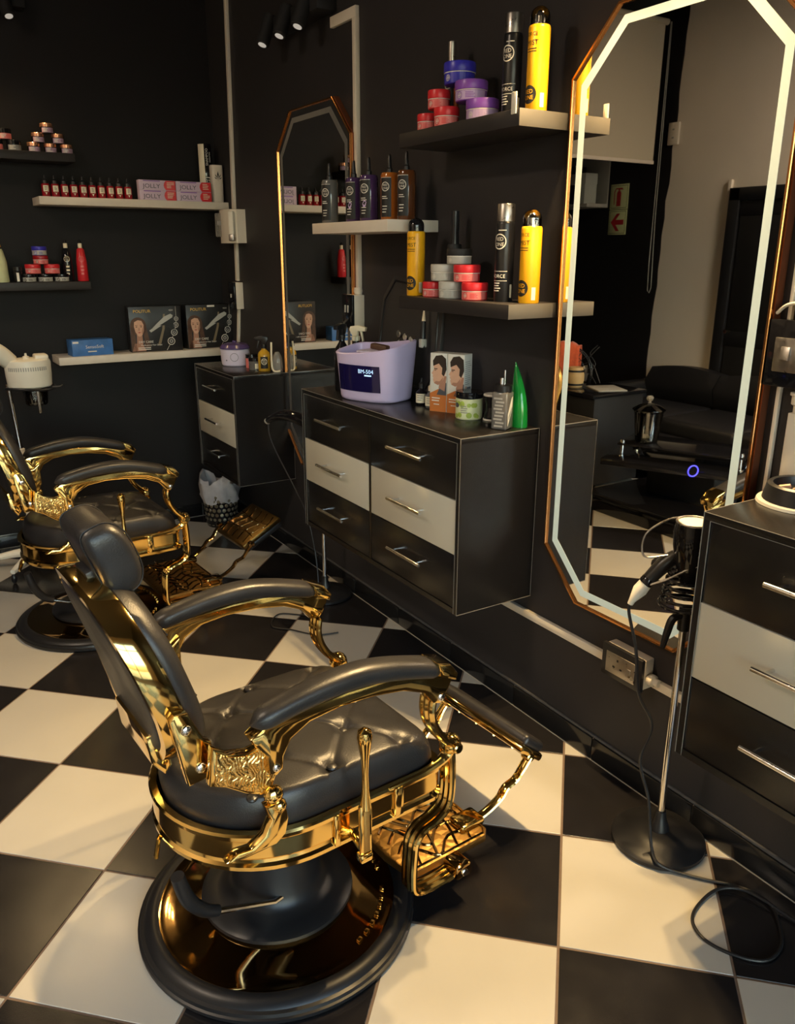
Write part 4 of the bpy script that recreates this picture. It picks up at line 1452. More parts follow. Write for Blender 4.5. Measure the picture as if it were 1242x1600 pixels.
# --- low cream shelf: hair dryer boxes, blue glove box
for k, (x, rz, code) in enumerate(((-0.455, math.radians(-3), '4201'), (-0.135, math.radians(1), '4501'))):
    W, Hh, D = 0.285, 0.245, 0.075
    root = thing('hair_dryer_box', ['black hair dryer box at left on the low cream shelf, beside the blue box', 'black hair dryer box at right on the low cream shelf, with a white sticker'][k],
                 'box', (x, -0.118 if k == 0 else -0.105, ZD), rz, 'hair dryer boxes')
    G().box((0, 0, Hh / 2), (W, D, Hh), 0.0015).build('carton', 'card_black', root)
    F = [planar((0, -D / 2 - 0.0005 - 0.0003 * i, Hh / 2), (1, 0, 0), (0, 0, 1)) for i in range(6)]
    g = G()
    put_poly(g, F[0], [(0.045, 0.08), (0.055, 0.08), (0.048, 0.0), (0.02, -0.09), (0.004, -0.09), (0.035, 0.0)], 0)       # bronze sheen of the print
    hx, hz = -0.092, 0.005
    put_disc(g, F[1], hx - 0.004, hz + 0.012, 0.044, 1, 26, sy=1.12)                                                      # hair
    put_poly(g, F[1], [(hx - 0.046, hz + 0.01), (hx - 0.048, hz - 0.06), (hx - 0.046, -0.118), (hx - 0.018, -0.118), (hx - 0.024, hz - 0.03)], 1)
    put_poly(g, F[1], [(hx + 0.036, hz + 0.02), (hx + 0.046, hz - 0.03), (hx + 0.058, -0.10), (hx + 0.025, -0.10), (hx + 0.022, hz - 0.03)], 1)
    put_poly(g, F[1], [(hx - 0.030, -0.075), (hx + 0.014, -0.078), (hx + 0.030, -0.118), (hx - 0.045, -0.118)], 3)         # shoulder
    put_poly(g, F[2], [(hx - 0.014, hz - 0.022), (hx + 0.014, hz - 0.026), (hx + 0.016, -0.080), (hx - 0.018, -0.080)], 3)
    put_poly(g, F[3], [(hx - 0.024, hz + 0.036), (hx - 0.004, hz + 0.046), (hx + 0.016, hz + 0.042), (hx + 0.026, hz + 0.020), (hx + 0.026, hz - 0.010),
                       (hx + 0.016, hz - 0.034), (hx + 0.004, hz - 0.043), (hx - 0.008, hz - 0.040), (hx - 0.021, hz - 0.018), (hx - 0.027, hz + 0.012)], 2)
    put_poly(g, F[4], [(hx + 0.026, hz + 0.020), (hx + 0.026, hz - 0.010), (hx + 0.016, hz - 0.034), (hx + 0.012, hz - 0.020), (hx + 0.018, hz)], 3)
    for ex in (-0.014, 0.012):
        put_disc(g, F[5], hx + ex, hz + 0.010, 0.0052, 1, 10, sy=0.5)
        put_rect(g, F[5], hx + ex, hz + 0.018, 0.013, 0.0022, 1)
    put_poly(g, F[5], [(hx - 0.002, hz + 0.006), (hx + 0.001, hz + 0.006), (hx + 0.003, hz - 0.010), (hx - 0.005, hz - 0.010)], 3)
    put_disc(g, F[5], hx, hz - 0.021, 0.008, 4, 12, sy=0.4)
    # printed dryer
    put_poly(g, F[1], [(-0.038, -0.008), (-0.020, 0.004), (0.005, 0.028), (0.050, 0.066), (0.085, 0.080), (0.098, 0.072), (0.094, 0.058), (0.070, 0.046), (0.040, 0.022), (0.012, 0.006), (-0.028, -0.018)], 5)
    put_poly(g, F[2], [(0.020, 0.018), (0.060, 0.040), (0.094, 0.060), (0.100, 0.020), (0.112, -0.020), (0.098, -0.024), (0.078, 0.010), (0.050, 0.018)], 6)
    put_text(g, 'POLITUR', 0.016, F[1], -0.070, 0.098, 7, sx=1.05)
    put_text(g, code, 0.009, F[1], 0.090, 0.100, 8)
    put_text(g, 'DRY CARE', 0.012, F[4], -0.060, -0.068, 8)
    put_text(g, 'Professional Hair Dryer', 0.0085, F[4], -0.030, -0.086, 8)
    put_lines(g, F[4], -0.070, -0.100, 0.07, 2, 0.009, 0.004, 8, seed=2)
    for (cx_, cz_, rr) in ((0.116, 0.052, 0.012), (0.112, 0.018, 0.0145), (0.100, -0.022, 0.018), (0.080, -0.070, 0.021)):
        put_disc(g, F[2], cx_, cz_, rr, 8, 20, rr * 0.84)
        put_disc(g, F[2], cx_, cz_, rr * 0.55, 9, 14, rr * 0.2)
    put_poly(g, F[2], [(0.1150, 0.12), (0.1165, 0.12), (0.1165, 0.066), (0.1150, 0.066)], 8)
    for a, b in (((0.115, 0.040), (0.113, 0.032)), ((0.109, 0.004), (0.105, -0.005)), ((0.093, -0.038), (0.087, -0.050)), ((0.070, -0.090), (0.052, -0.118))):
        put_poly(g, F[2], [(a[0] - 0.001, a[1]), (a[0] + 0.001, a[1]), (b[0] + 0.001, b[1]), (b[0] - 0.001, b[1])], 8)
    if k == 1:
        put_rect(g, F[1], 0.005, 0.114, 0.045, 0.010, 8)
    g.build('print', ['card_bronze', 'hair_brown', 'skin', 'skin_shade', 'lips', 'grey_pale', 'black_print', 'gold_print', 'white_print', 'grey_print'], root, 0)
root = thing('glove_box', 'blue and white carton lying at the left end of the low cream shelf', 'box', (-0.812, -0.125, ZD), math.radians(4))
G().box((0, 0, 0.042), (0.215, 0.10, 0.084), 0.0015).build('carton', 'blue_box', root)
g = G()
f = planar((0, -0.0507, 0.042), (1, 0, 0), (0, 0, 1))
put_text(g, 'SensoSoft', 0.017, f, 0.010, 0.005, 0)
put_lines(g, f, 0.010, -0.020, 0.075, 1, 0.01, 0.006, 0, seed=1)
put_rect(g, f, -0.088, 0.030, 0.030, 0.010, 0)
g.build('print', 'white_print', root, 0)


# ============================================================ ON THE WIDE CHEST
CT = 1.0455
# UV steriliser cabinet
root = thing('steriliser_cabinet', 'lavender steriliser cabinet with dark display window, on the wide chest', 'steriliser', (-0.172, -2.085, CT), math.radians(22 - 90))
# local frame: front faces -y, x runs left to right


def ster(u, v):                         # body outline at height v (0..1): rounded box, bowed front, flaring to the top
    k = 1.0 + 0.13 * v
    out = []
    for i in range(48):
        a = 2 * PI * i / 48
        x = 0.132 * k * math.copysign(abs(math.cos(a)) ** 0.38, math.cos(a))
        y = 0.080 * k * math.copysign(abs(math.sin(a)) ** 0.45, math.sin(a))
        if y < 0:
            y -= 0.022 * (1 - (x / (0.132 * k)) ** 2)
        out.append((x * u, y * u))
    return out


g = G()
rings = []
for u, v, z in ((0.90, 0, 0.0), (0.97, 0, 0.004), (1, 0.0, 0.014), (1, 0.4, 0.09), (1, 0.8, 0.165)):
    rings.append([(x, y, z) for x, y in ster(u, v)])
top = [(x, y, 0.192 + 0.012 * max(-1, min(1, y / 0.09)) + 0.014 * (x / 0.14) + 0.008 * (x / 0.14) ** 2) for x, y in ster(1.0, 1.0)]
rings.append(top)
rings.append([(x * 0.975, y * 0.965, z + 0.004) for x, y, z in top])
rings.append([(x * 0.93, y * 0.90, z + 0.001) for x, y, z in top])
rings.append([(x * 0.90, y * 0.86, 0.165) for x, y, z in top])
g.loft(rings)
g.build('cabinet', 'lavender', root, 45)
g = G()
rows = []
for (v, z) in ((0.22, 0.040), (0.45, 0.085), (0.72, 0.138)):
    k = 1.0 + 0.13 * v
    row = []
    for i in range(15):
        x = -0.108 + 0.200 * i / 14
        y = -0.080 * k * (max(0.0, 1 - abs(x / (0.132 * k)) ** 4.6)) ** 0.25 - 0.022 * (1 - (x / (0.132 * k)) ** 2) - 0.0035
        row.append((x, y, z))
    rows.append(row)
g.loft(rows, closed=False, cap0=False, cap1=False)
wdw = g.build('display_window', 'indigo_window', root, 40)
g = G()
fy = lambda s_, t: Vector((s_, -0.080 * 1.08 * (max(0.0, 1 - abs(s_ / 0.143) ** 4.6)) ** 0.25 - 0.022 * (1 - (s_ / 0.143) ** 2) - 0.0060 - 0.03 * (t - 0.1), t))
put_text(g, 'BM-504', 0.015, fy, 0.036, 0.118, 0)
put_rect(g, fy, 0.046, 0.103, 0.030, 0.005, 0, 4)
g.build('lettering', 'display_text', wdw, 0)
g = G()
g.box((0.02, 0.01, 0.178), (0.18, 0.09, 0.008), 0.003)
g.build('tray', 'lavender_pale', root)
tag(G().box((-0.172, -2.115, CT + 0.198), (0.03, 0.075, 0.022), 0.006, (0.1, 0, 0.4)).build('brush', 'hair_brown'), 'small brown brush lying in the tray of the lavender steriliser', 'brush')
# leaning black tool tray with clippers
root = thing('tool_tray', 'black octagonal tool mat leaning on the wall behind the lavender steriliser', 'tool mat', (-0.020, -2.062, CT), 0)
g = G()
oct_ = [(-0.235, 0.10), (-0.19, 0.02), (0.17, 0.02), (0.225, 0.10), (0.225, 0.34), (0.175, 0.43), (-0.12, 0.455), (-0.20, 0.37)]
g.prism([(-y, z) for y, z in oct_], -0.012, 0.012, 'yz', 0.004)
mt = g.build('mat', 'mat_black', root)
g = G()
g.tube([(-0.013, -y * 0.90, 0.235 + (z - 0.235) * 0.90) for y, z in oct_], 0.004, 6, closed=True)
g.build('rim', 'rubber', mt)
mt.rotation_euler = (0, math.radians(4), 0)
for k, (yy, lb) in enumerate(((-0.005, 'left small chrome clipper head on the black tool mat'), (-0.050, 'middle small chrome clipper head on the black tool mat'), (-0.092, 'right small chrome clipper head on the black tool mat'))):
    g = G()
    g.cyl((-0.062, -2.062 + yy, CT + 0.238 - 0.008 * k), (-0.040, -2.062 + yy, CT + 0.238 - 0.008 * k), 0.014, bev=0.002)
    g.box((-0.058, -2.062 + yy, CT + 0.214 - 0.008 * k), (0.012, 0.022, 0.008), 0.002)
    tag(g.build('clipper_head', 'chrome'), lb, 'clipper', 'clipper heads on the tool mat')
root = thing('hair_trimmer', 'slim trimmer with pale pointed blade standing against the black tool mat', 'trimmer', (-0.052, -2.225, CT + 0.20))
g = G()
g.tube([(0.0, 0, 0), (0.004, 0.006, 0.05), (0.01, 0.010, 0.095)], [0.010, 0.011, 0.009], 12)
g.build('body', 'black_plastic', root)
G().box((0.001, 0.002, 0.016), (0.024, 0.022, 0.032), 0.004).build('grip_band', 'grey_pale', root)
G().tube([(0.01, 0.010, 0.095), (0.014, 0.014, 0.150)], [0.008, 0.001], 10).build('blade', 'cream_print', root)


def spray_bottle(x, y, z, label, body, r, h, neck_m, head=True, rz=0.0, name='spray_bottle', liquid=None):
    root = thing(name, label, 'spray bottle', (x, y, z), rz)
    G().lathe([(0, 0), (r * 0.94, 0), (r, 0.004), (r, h * 0.72), (r * 0.85, h * 0.83), (r * 0.38, h * 0.95), (r * 0.36, h), (0, h)], 24).build('bottle', body, root)
    g = G()
    g.cyl((0, 0, h), (0, 0, h + 0.020), r * 0.48, bev=0.002)
    g.prism([(-0.045, h + 0.040), (-0.048, h + 0.055), (-0.01, h + 0.064), (0.022, h + 0.058), (0.026, h + 0.045), (0.012, h + 0.020), (-0.010, h + 0.020), (-0.012, h + 0.040)], -0.011, 0.011, 'xz', 0.003)
    g.build('spray_head', neck_m, root)
    G().prism([(-0.020, h + 0.040), (-0.030, h + 0.038), (-0.036, h + 0.000), (-0.030, h - 0.002), (-0.024, h + 0.022)], -0.006, 0.006, 'xz', 0.002).build('trigger', neck_m, root)
    return root


spray_bottle(-0.190, -1.845, CT, 'tall dark spray bottle left of the lavender steriliser', 'black_gloss', 0.032, 0.205, 'black_plastic', rz=0.5)
spray_bottle(-0.100, -1.800, CT, 'black spray bottle with cream label at the back corner of the wide chest', 'black_gloss', 0.036, 0.190, 'cream_print', rz=2.2)
# small vials
for k, (x, y, lb) in enumerate(((-0.098, -2.290, 'left small dark vial with cream label beside the steriliser'), (-0.105, -2.362, 'right small glass vial with cream collar beside the steriliser'))):
    root = thing('oil_vial', lb, 'vial', (x, y, CT), 0, 'small oil vials on the wide chest')
    G().lathe([(0, 0), (0.0195, 0), (0.021, 0.003), (0.021, 0.046), (0.008, 0.058), (0.008, 0.062), (0, 0.062)], 18).build('bottle', 'black_gloss' if k == 0 else 'smoke', root)
    G().lathe([(0, 0.062), (0.0105, 0.062), (0.0105, 0.078), (0.004, 0.084), (0.003, 0.098), (0, 0.099)], 12).build('dropper', 'black_plastic' if k == 0 else 'cream_print', root)
    g = G()
    put_rect(g, wrap(0.0216, 0.026, math.radians(-140)), 0, 0, 0.044, 0.034, 0, 10)
    put_lines(g, wrap(0.0220, 0.026, math.radians(-140)), 0, 0.010, 0.024, 3, 0.008, 0.003, 1, seed=k)
    g.build('printed_label', ['cream_print', 'grey_print'], root, 0)
tag(G().box((-0.045, -2.372, CT + 0.030), (0.030, 0.036, 0.060), 0.002, (0, 0, 0.5)).build('white_packet', 'grey_pale'), 'small pale packet behind the two glass vials', 'packet')

# hair colour boxes with printed men
for k, (x, y, lb) in enumerate(((-0.100, -2.424, 'left narrow white and orange hair colour box with a printed man'), (-0.0695, -2.4855, 'right narrow white and orange hair colour box with a printed man'))):
    W, D, Hh = 0.066, 0.058, 0.205
    rz = math.radians(-64)
    root = thing('hair_colour_box', lb, 'box', (x, y, CT), rz, 'hair colour boxes on the wide chest')
    G().box((0, 0, Hh / 2), (W, D, Hh), 0.001).build('carton', 'card_white', root)
    F = [planar((0, -D / 2 - 0.0004 - 0.0003 * i, 0), (1, 0, 0), (0, 0, 1)) for i in range(5)]
    g = G()
    put_poly(g, F[0], [(-W / 2, 0.0), (W / 2, 0.0), (W / 2, 0.062), (0.01, 0.085), (-W / 2, 0.064)], 0)
    put_poly(g, F[1], [(-0.006, 0.060), (0.033, 0.060), (0.033, 0.105), (0.012, 0.098)], 4)                           # neck and collar
    put_poly(g, F[2], [(0.002, 0.084), (0.026, 0.074), (0.033, 0.128), (0.010, 0.128)], 3)
    prof = [(0.020, 0.180), (-0.012, 0.176), (-0.019, 0.158), (-0.017, 0.150), (-0.027, 0.134), (-0.021, 0.130), (-0.023, 0.123), (-0.019, 0.119), (-0.021, 0.113),
            (-0.016, 0.100), (0.000, 0.094), (0.018, 0.110), (0.030, 0.140), (0.030, 0.165)]
    put_poly(g, F[3], prof, 1)
    put_poly(g, F[4], [(-0.020, 0.160), (-0.022, 0.178), (-0.010, 0.196), (0.014, 0.200), (0.030, 0.188), (0.033, 0.150), (0.022, 0.126), (0.014, 0.134), (0.016, 0.155), (0.002, 0.170)], 2)
    put_poly(g, F[4], [(-0.016, 0.100), (0.000, 0.094), (0.018, 0.110), (0.020, 0.124), (0.006, 0.108), (-0.010, 0.108)], 3)
    put_rect(g, F[4], -0.010, 0.151, 0.014, 0.003, 2)
    put_rect(g, F[4], -0.012, 0.146, 0.007, 0.002, 2)
    put_lines(g, F[1], 0.0, 0.048, 0.050, 2, 0.009, 0.004, 5, seed=4)
    put_lines(g, F[1], 0.0, 0.026, 0.034, 1, 0.008, 0.003, 5, seed=8)
    g.build('print', ['orange_print', 'skin', 'hair_dark', 'skin_shade', 'suit_grey', 'white_print'], root, 0)
    if k == 1:
        g = G()
        f = planar((W / 2 + 0.0006, 0, 0), (0, 1, 0), (0, 0, 1))
        put_lines(g, f, 0, 0.180, 0.046, 12, 0.007, 0.0022, 0, seed=11)
        put_rect(g, f, 0.006, 0.080, 0.030, 0.024, 1)
        put_rect(g, f, -0.016, 0.088, 0.012, 0.016, 2)
        g.build('side_print', ['grey_print', 'suit_grey', 'skin'], root, 0)

# scrub jar with lime print
root = thing('scrub_jar', 'jar with lime green fruit print and black lid, before the hair colour boxes', 'jar', (-0.100, -2.585, CT))
G().lathe([(0, 0), (0.043, 0), (0.046, 0.004), (0.046, 0.070), (0, 0.070)], 32).build('tub', 'lime_pale', root)
G().lathe([(0, 0.071), (0.0465, 0.071), (0.0475, 0.074), (0.0475, 0.090), (0.045, 0.0925), (0, 0.0925)], 32).build('lid', 'black_gloss', root)
g = G()
r3 = random.Random(2)
f = wrap(0.0466, 0.0, WALLDIR)
for i in range(14):
    s0, t0 = r3.uniform(-0.055, 0.055), r3.choice((0.012, 0.016, 0.05, 0.055))
    put_disc(g, f, s0, t0, r3.uniform(0.006, 0.010), 0, 12)
put_disc(g, wrap(0.0469, 0, WALLDIR), -0.030, 0.048, 0.012, 1, 14, sy=0.7)
put_lines(g, wrap(0.0469, 0, WALLDIR), 0.004, 0.046, 0.030, 4, 0.007, 0.003, 2, seed=3)
g.build('printed_label', ['lime_print', 'suit_grey', 'grey_print'], root, 0)
# black waisted pot with white rims
root = thing('neck_pot', 'black waisted pot with white rims between lime jar and clear bottle', 'pot', (-0.055, -2.655, CT))
G().lathe([(0, 0.006), (0.028, 0.006), (0.028, 0.015), (0.022, 0.035), (0.022, 0.055), (0.029, 0.075), (0.029, 0.082), (0, 0.082)], 24).build('body', 'black_gloss', root)
G().lathe([(0, 0), (0.030, 0), (0.031, 0.003), (0.030, 0.006), (0, 0.006)], 24).build('rim', 'white_print', root)
g = G()
g.lathe([(0, 0.082), (0.030, 0.082), (0.031, 0.085), (0.029, 0.089), (0, 0.089)], 24)
g.build('rim', 'white_print', root)
g = G()
put_rect(g, wrap(0.0236, 0.042, math.radians(-130)), 0.014, 0, 0.012, 0.016, 0, 3)
g.build('sticker', 'white_print', root, 0)
# clear pump bottle
root = thing('pump_bottle', 'clear square bottle with black collar and leaf print, nearest the chest corner', 'bottle', (-0.116, -2.783, CT), 0.45)
g = G()
g.box((0, 0, 0.060), (0.054, 0.054, 0.120), 0.006, seg=3)
g.build('bottle', 'smoke', root)
g = G()
for i in range(9):
    t0 = 0.012 + 0.011 * i
    put_rect(g, planar((-0.0275, 0, 0), (0, -1, 0), (0, 0, 1)), 0.004 * math.sin(i * 2.1), t0, 0.030, 0.006, 0)
put_poly(g, planar((0, -0.0275, 0), (1, 0, 0), (0, 0, 1)), [(-0.016, 0.010), (0.012, 0.060), (0.016, 0.105), (0.006, 0.100), (-0.018, 0.050)], 1)
put_poly(g, planar((0, -0.0278, 0), (1, 0, 0), (0, 0, 1)), [(-0.010, 0.030), (0.012, 0.062), (0.010, 0.072), (-0.012, 0.042)], 0)
g.build('printed_label', ['grey_print', 'white_print'], root, 0)
G().lathe([(0, 0.120), (0.028, 0.120), (0.028, 0.140), (0.024, 0.142), (0, 0.142)], 24).build('collar', 'black_plastic', root)
g = G()
g.cyl((-0.012, 0, 0.142), (-0.012, 0, 0.166), 0.0075, bev=0.002)
g.cyl((0.014, 0.002, 0.142), (0.014, 0.002, 0.185), 0.0035)
g.build('nozzle', 'chrome', root)
# green horn-shaped bottle
g = G()
rings = []
for i in range(20):
    t = i / 19
    w = 0.031 * (1 - t ** 2.6) + 0.001
    cx_ = 0.030 * t ** 2.0
    rings.append([(w * 0.75 * math.cos(b), w * math.sin(b) + cx_, 0.205 * t) for b in [2 * PI * k / 24 for k in range(24)]])
g.loft(rings)
root = thing('horn_bottle', 'glossy green horn-shaped bottle at the chest corner by the lit mirror', 'bottle', (-0.046, -2.785, CT))
g.build('bottle', 'green_glass', root, 60)

# ============================================================ ON THE CORNER CHEST
CB = 0.9985
root = thing('wax_warmer', 'round lavender wax warmer with dark lid on the corner chest', 'wax warmer', (-0.150, -0.545, CB))
G().lathe([(0, 0), (0.066, 0), (0.072, 0.006), (0.076, 0.030), (0.078, 0.085), (0.074, 0.090), (0, 0.090)], 36).build('pot', 'lavender_pale', root)
G().lathe([(0, 0.0905), (0.081, 0.0905), (0.082, 0.096), (0.070, 0.112), (0.035, 0.121), (0.012, 0.123), (0.012, 0.132), (0, 0.133)], 36).build('lid', 'violet_lid', root)
g = G()
f = wrap(0.0785, 0.045, math.radians(-115))
put_disc(g, f, 0.0, 0.005, 0.022, 0, 20, 0.020)
put_disc(g, f, -0.045, -0.012, 0.004, 0, 10)
g.build('dial', 'suit_grey', root, 0)
root = thing('cream_jar', 'pink jar with black lid right of the wax warmer', 'jar', (-0.110, -0.680, CB))
G().lathe([(0, 0), (0.032, 0), (0.033, 0.05), (0, 0.05)], 22).build('tub', 'red_pale', root)
G().lathe([(0, 0.051), (0.034, 0.051), (0.034, 0.070), (0, 0.071)], 22).build('lid', 'black_gloss', root)
root = thing('cream_jar', 'dark jar with small cream label beside the amber spray bottle', 'jar', (-0.125, -0.760, CB))
G().lathe([(0, 0), (0.033, 0), (0.034, 0.044), (0, 0.044)], 22).build('tub', 'smoke', root)
G().lathe([(0, 0.045), (0.035, 0.045), (0.035, 0.062), (0, 0.063)], 22).build('lid', 'black_gloss', root)
g = G()
put_rect(g, wrap(0.0348, 0.02, math.radians(-110)), 0.008, 0, 0.022, 0.026, 0, 5)
g.build('printed_label', 'cream_print', root, 0)
rt = spray_bottle(-0.105, -0.835, CB, 'amber liquid spray bottle with black head on the corner chest', 'yellow_liquid', 0.032, 0.115, 'black_plastic', rz=-0.6)
g = G()
put_rect(g, wrap(0.0326, 0.045, math.radians(-80)), 0, 0, 0.040, 0.060, 0, 8)
red_one_logo(g, wrap(0.0330, 0.050, math.radians(-80)), 0, 0, 0.016, 1)
g.build('printed_label', ['black_print', 'cream_print'], rt, 0)
root = thing('oil_flask', 'small clear flask with cream tube at the end of the corner chest', 'flask', (-0.060, -0.900, CB))
G().lathe([(0, 0), (0.026, 0), (0.028, 0.004), (0.026, 0.07), (0.012, 0.10), (0, 0.102)], 20).build('bottle', 'clear_plastic', root)
G().tube([(-0.030, 0.0, 0.15), (-0.034, -0.004, 0.05), (-0.028, -0.010, 0.008), (0.0, -0.03, 0.006)], 0.005, 8, smooth=5).build('hose', 'cream_print', root)


# ============================================================ HAIR DRYER STANDS
def dryer_stand(label, loc, rz):
    root = thing('dryer_stand', label, 'stand', loc, rz, 'hair dryer floor stands')
    G().lathe([(0, 0.0), (0.120, 0.0), (0.128, 0.004), (0.128, 0.014), (0.118, 0.022), (0.085, 0.030), (0.078, 0.036), (0.040, 0.042), (0, 0.044)], 48).build('base', 'rubber', root)
    G().lathe([(0, 0.040), (0.028, 0.040), (0.026, 0.052), (0.017, 0.075), (0.013, 0.100), (0, 0.101)], 24).build('socket', 'black_plastic', root)
    G().cyl((0, 0, 0.098), (0, 0, 0.680), 0.0095, n=16).build('pole', 'chrome', root)
    g = G()
    g.cyl((0, 0, 0.655), (0, 0, 0.720), 0.016, bev=0.003)
    g.tube([(-0.005, 0.0, 0.70), (-0.030, 0.012, 0.690), (-0.042, 0.016, 0.650), (-0.048, 0.020, 0.610)], [0.010, 0.011, 0.010, 0.007], 10, smooth=5)
    g.build('clamp', 'black_plastic', root)
    g = G()                                   # spiral holder
    pts = []
    for i in range(121):
        a = 2 * PI * i / 22
        r = 0.068 - 0.018 * (i / 120)
        pts.append((r * math.cos(a), r * math.sin(a), 0.722 + 0.092 * i / 120))
    g.tube(pts, 0.0046, 7)
    g.tube([(0.012, 0.0, 0.70), (0.040, 0.0, 0.706), (0.066, 0.0, 0.722)], 0.0046, 7, smooth=4)
    g.build('spiral_holder', 'black_gloss', root)
    return root


def dryer(label, loc, rz, parts=True):
    """hair dryer hanging nozzle down in the spiral"""
    root = thing('hair_dryer', label, 'hair dryer', loc, rz, 'hair dryers in stands')
    g = G()
    rings = []
    for t, r in ((0, 0.020), (0.02, 0.027), (0.06, 0.040), (0.10, 0.047), (0.135, 0.049), (0.160, 0.044)):
        rings.append([(r * math.cos(b), r * math.sin(b), t) for b in [2 * PI * i / 28 for i in range(28)]])
    g.loft(rings)
    b = g.build('barrel', 'black_gloss', root, 60)
    g = G()
    g.tube([(0.043 * math.cos(a), 0.043 * math.sin(a), 0.162) for a in [2 * PI * i / 28 for i in range(28)]], 0.0035, 8, closed=True)
    g.build('rear_rim', 'steel_brushed', b)
    g = G()
    g.lathe([(0, 0.161), (0.041, 0.161), (0.030, 0.164), (0, 0.165)], 24)
    g.build('filter', 'cream_print', b)
    g = G()
    f = wrap(0.0495, 0.115, math.radians(-125))
    put_text(g, 'POLITUR', 0.011, f, 0.006, 0, 0, vertical=True)
    put_lines(g, f, 0.030, 0.02, 0.012, 4, 0.012, 0.004, 0, seed=4)
    g.build('lettering', 'grey_print', b, 0)
    return root


stand_a = dryer_stand('hair dryer stand with round black base, beside the near drawer chest', (-0.125, -3.560, 0), 0.0)
stand_b = dup(stand_a, (-0.135, -1.525, 0), 0.0, 'hair dryer stand behind the wide chest, its black base under the far armrest')
dryer('black hair dryer standing in the spiral holder by the near chest', (-0.130, -3.562, 0.790), 0)
d2 = None
# handle with white plug end and hanging flex of the near dryer
root = thing('hair_trimmer', 'black handled clipper with cream tapered end hooked on the spiral holder', 'clipper', (-0.170, -3.495, 0.86), 0)
g = G()
g.tube([(0.030, -0.030, -0.005), (0.008, -0.010, -0.035), (-0.022, 0.012, -0.082)], [0.016, 0.021, 0.0165], 16, smooth=5)
bd = g.build('handle', 'black_plastic', root)
G().ball((0.022, 0.020, -0.045), 0.016, 12, (1, 1, 1.1)).build('switch', 'black_gloss', bd)
G().lathe([(0.0175, -0.004), (0.0185, 0), (0.0185, 0.010), (0.0175, 0.014)], 16, (-0.018, 0.009, -0.076), Vector((-0.030, 0.022, -0.047)).to_track_quat('Z', 'Y').to_matrix()).build('collar', 'black_gloss', bd)
G().tube([(-0.020, 0.011, -0.080), (-0.035, 0.020, -0.106), (-0.050, 0.029, -0.135), (-0.053, 0.031, -0.145)], [0.0165, 0.0185, 0.0085, 0.0075], 16).build('plug_end', 'plastic_white', root)
g = G()
flex = [(-0.223, -3.464, 0.715), (-0.226, -3.466, 0.69), (-0.226, -3.500, 0.60), (-0.222, -3.520, 0.48), (-0.205, -3.560, 0.40), (-0.218, -3.545, 0.29), (-0.205, -3.575, 0.18), (-0.206, -3.590, 0.105), (-0.214, -3.612, 0.045),
        (-0.222, -3.640, 0.026), (-0.194, -3.672, 0.010), (-0.146, -3.734, 0.006), (-0.094, -3.793, 0.006), (-0.073, -3.854, 0.006), (-0.087, -3.900, 0.006), (-0.153, -3.964, 0.006), (-0.211, -3.983, 0.006), (-0.254, -3.971, 0.006), (-0.293, -3.922, 0.006),
        (-0.310, -3.862, 0.006), (-0.288, -3.811, 0.006), (-0.234, -3.784, 0.006), (-0.150, -3.776, 0.008), (-0.100, -3.812, 0.013), (-0.082, -3.878, 0.013), (-0.072, -3.944, 0.006), (-0.045, -4.20, 0.006)]
g.tube(flex, 0.0042, 8, smooth=8)
tag(g.build('power_flex', 'cable_black'), 'black flex hanging from the clipper and looping on the white floor tile', 'cable')
g = G()
g.tube([(-0.160, -3.515, 0.855), (-0.205, -3.478, 0.850), (-0.196, -3.470, 0.905), (-0.150, -3.500, 0.945), (-0.110, -3.530, 0.950)], 0.0028, 7, smooth=6)
g.tube([(-0.205, -3.480, 0.765), (-0.178, -3.535, 0.800), (-0.155, -3.585, 0.842), (-0.130, -3.610, 0.852)], 0.0028, 7, smooth=6)
tag(g.build('hanging_wire', 'steel_brushed'), 'thin pale wire looped round the near hair dryer', 'wire')
# far stand: dryer nozzle sticking out left of the chest, with its thin cable
root = thing('hair_dryer', 'black curved hair dryer poking out left of the wide chest', 'hair dryer', (-0.135, -1.525, 0.80))
g = G()
g.tube([(-0.020, 0.02, 0.02), (-0.055, 0.10, 0.052), (-0.085, 0.19, 0.060), (-0.110, 0.27, 0.040), (-0.125, 0.315, 0.015)], [0.030, 0.030, 0.026, 0.020, 0.014], 16, smooth=5)
g.build('barrel', 'black_gloss', root)
G().cyl((-0.124, 0.313, 0.017), (-0.127, 0.322, 0.009), 0.015, bev=0.002).build('nozzle_tip', 'grey_print', root)
g = G()
g.tube([(-0.255, -1.205, 0.805), (-0.262, -1.235, 0.74), (-0.245, -1.290, 0.65), (-0.225, -1.420, 0.52), (-0.205, -1.500, 0.40), (-0.19, -1.55, 0.20), (-0.22, -1.62, 0.03), (-0.30, -1.70, 0.006), (-0.42, -1.62, 0.006), (-0.50, -1.72, 0.006), (-0.44, -1.80, 0.006), (-0.37, -1.90, 0.006), (-0.28, -1.93, 0.006)], 0.0032, 7, smooth=6)
tag(g.build('thin_cable', 'cable_black'), 'thin dark cable hanging left of the wide chest down to the floor', 'cable')

# ============================================================ ELECTRICAL TRUNKING AND BOXES
def trunk(name, label, pts, w, t, m='pvc_white', cat='trunking', group='white cable trunking'):
    g = G()
    for a, b in zip(pts[:-1], pts[1:]):
        a, b = Vector(a), Vector(b)
        d = b - a
        ang = math.atan2(d.z, d.y)
        c = (a + b) / 2
        g.box((c.x - t / 2, c.y, c.z), (t, d.length + 0.0005, w), 0.002, (ang, 0, 0))
    return tag(g.build(name, m), label, cat, group)


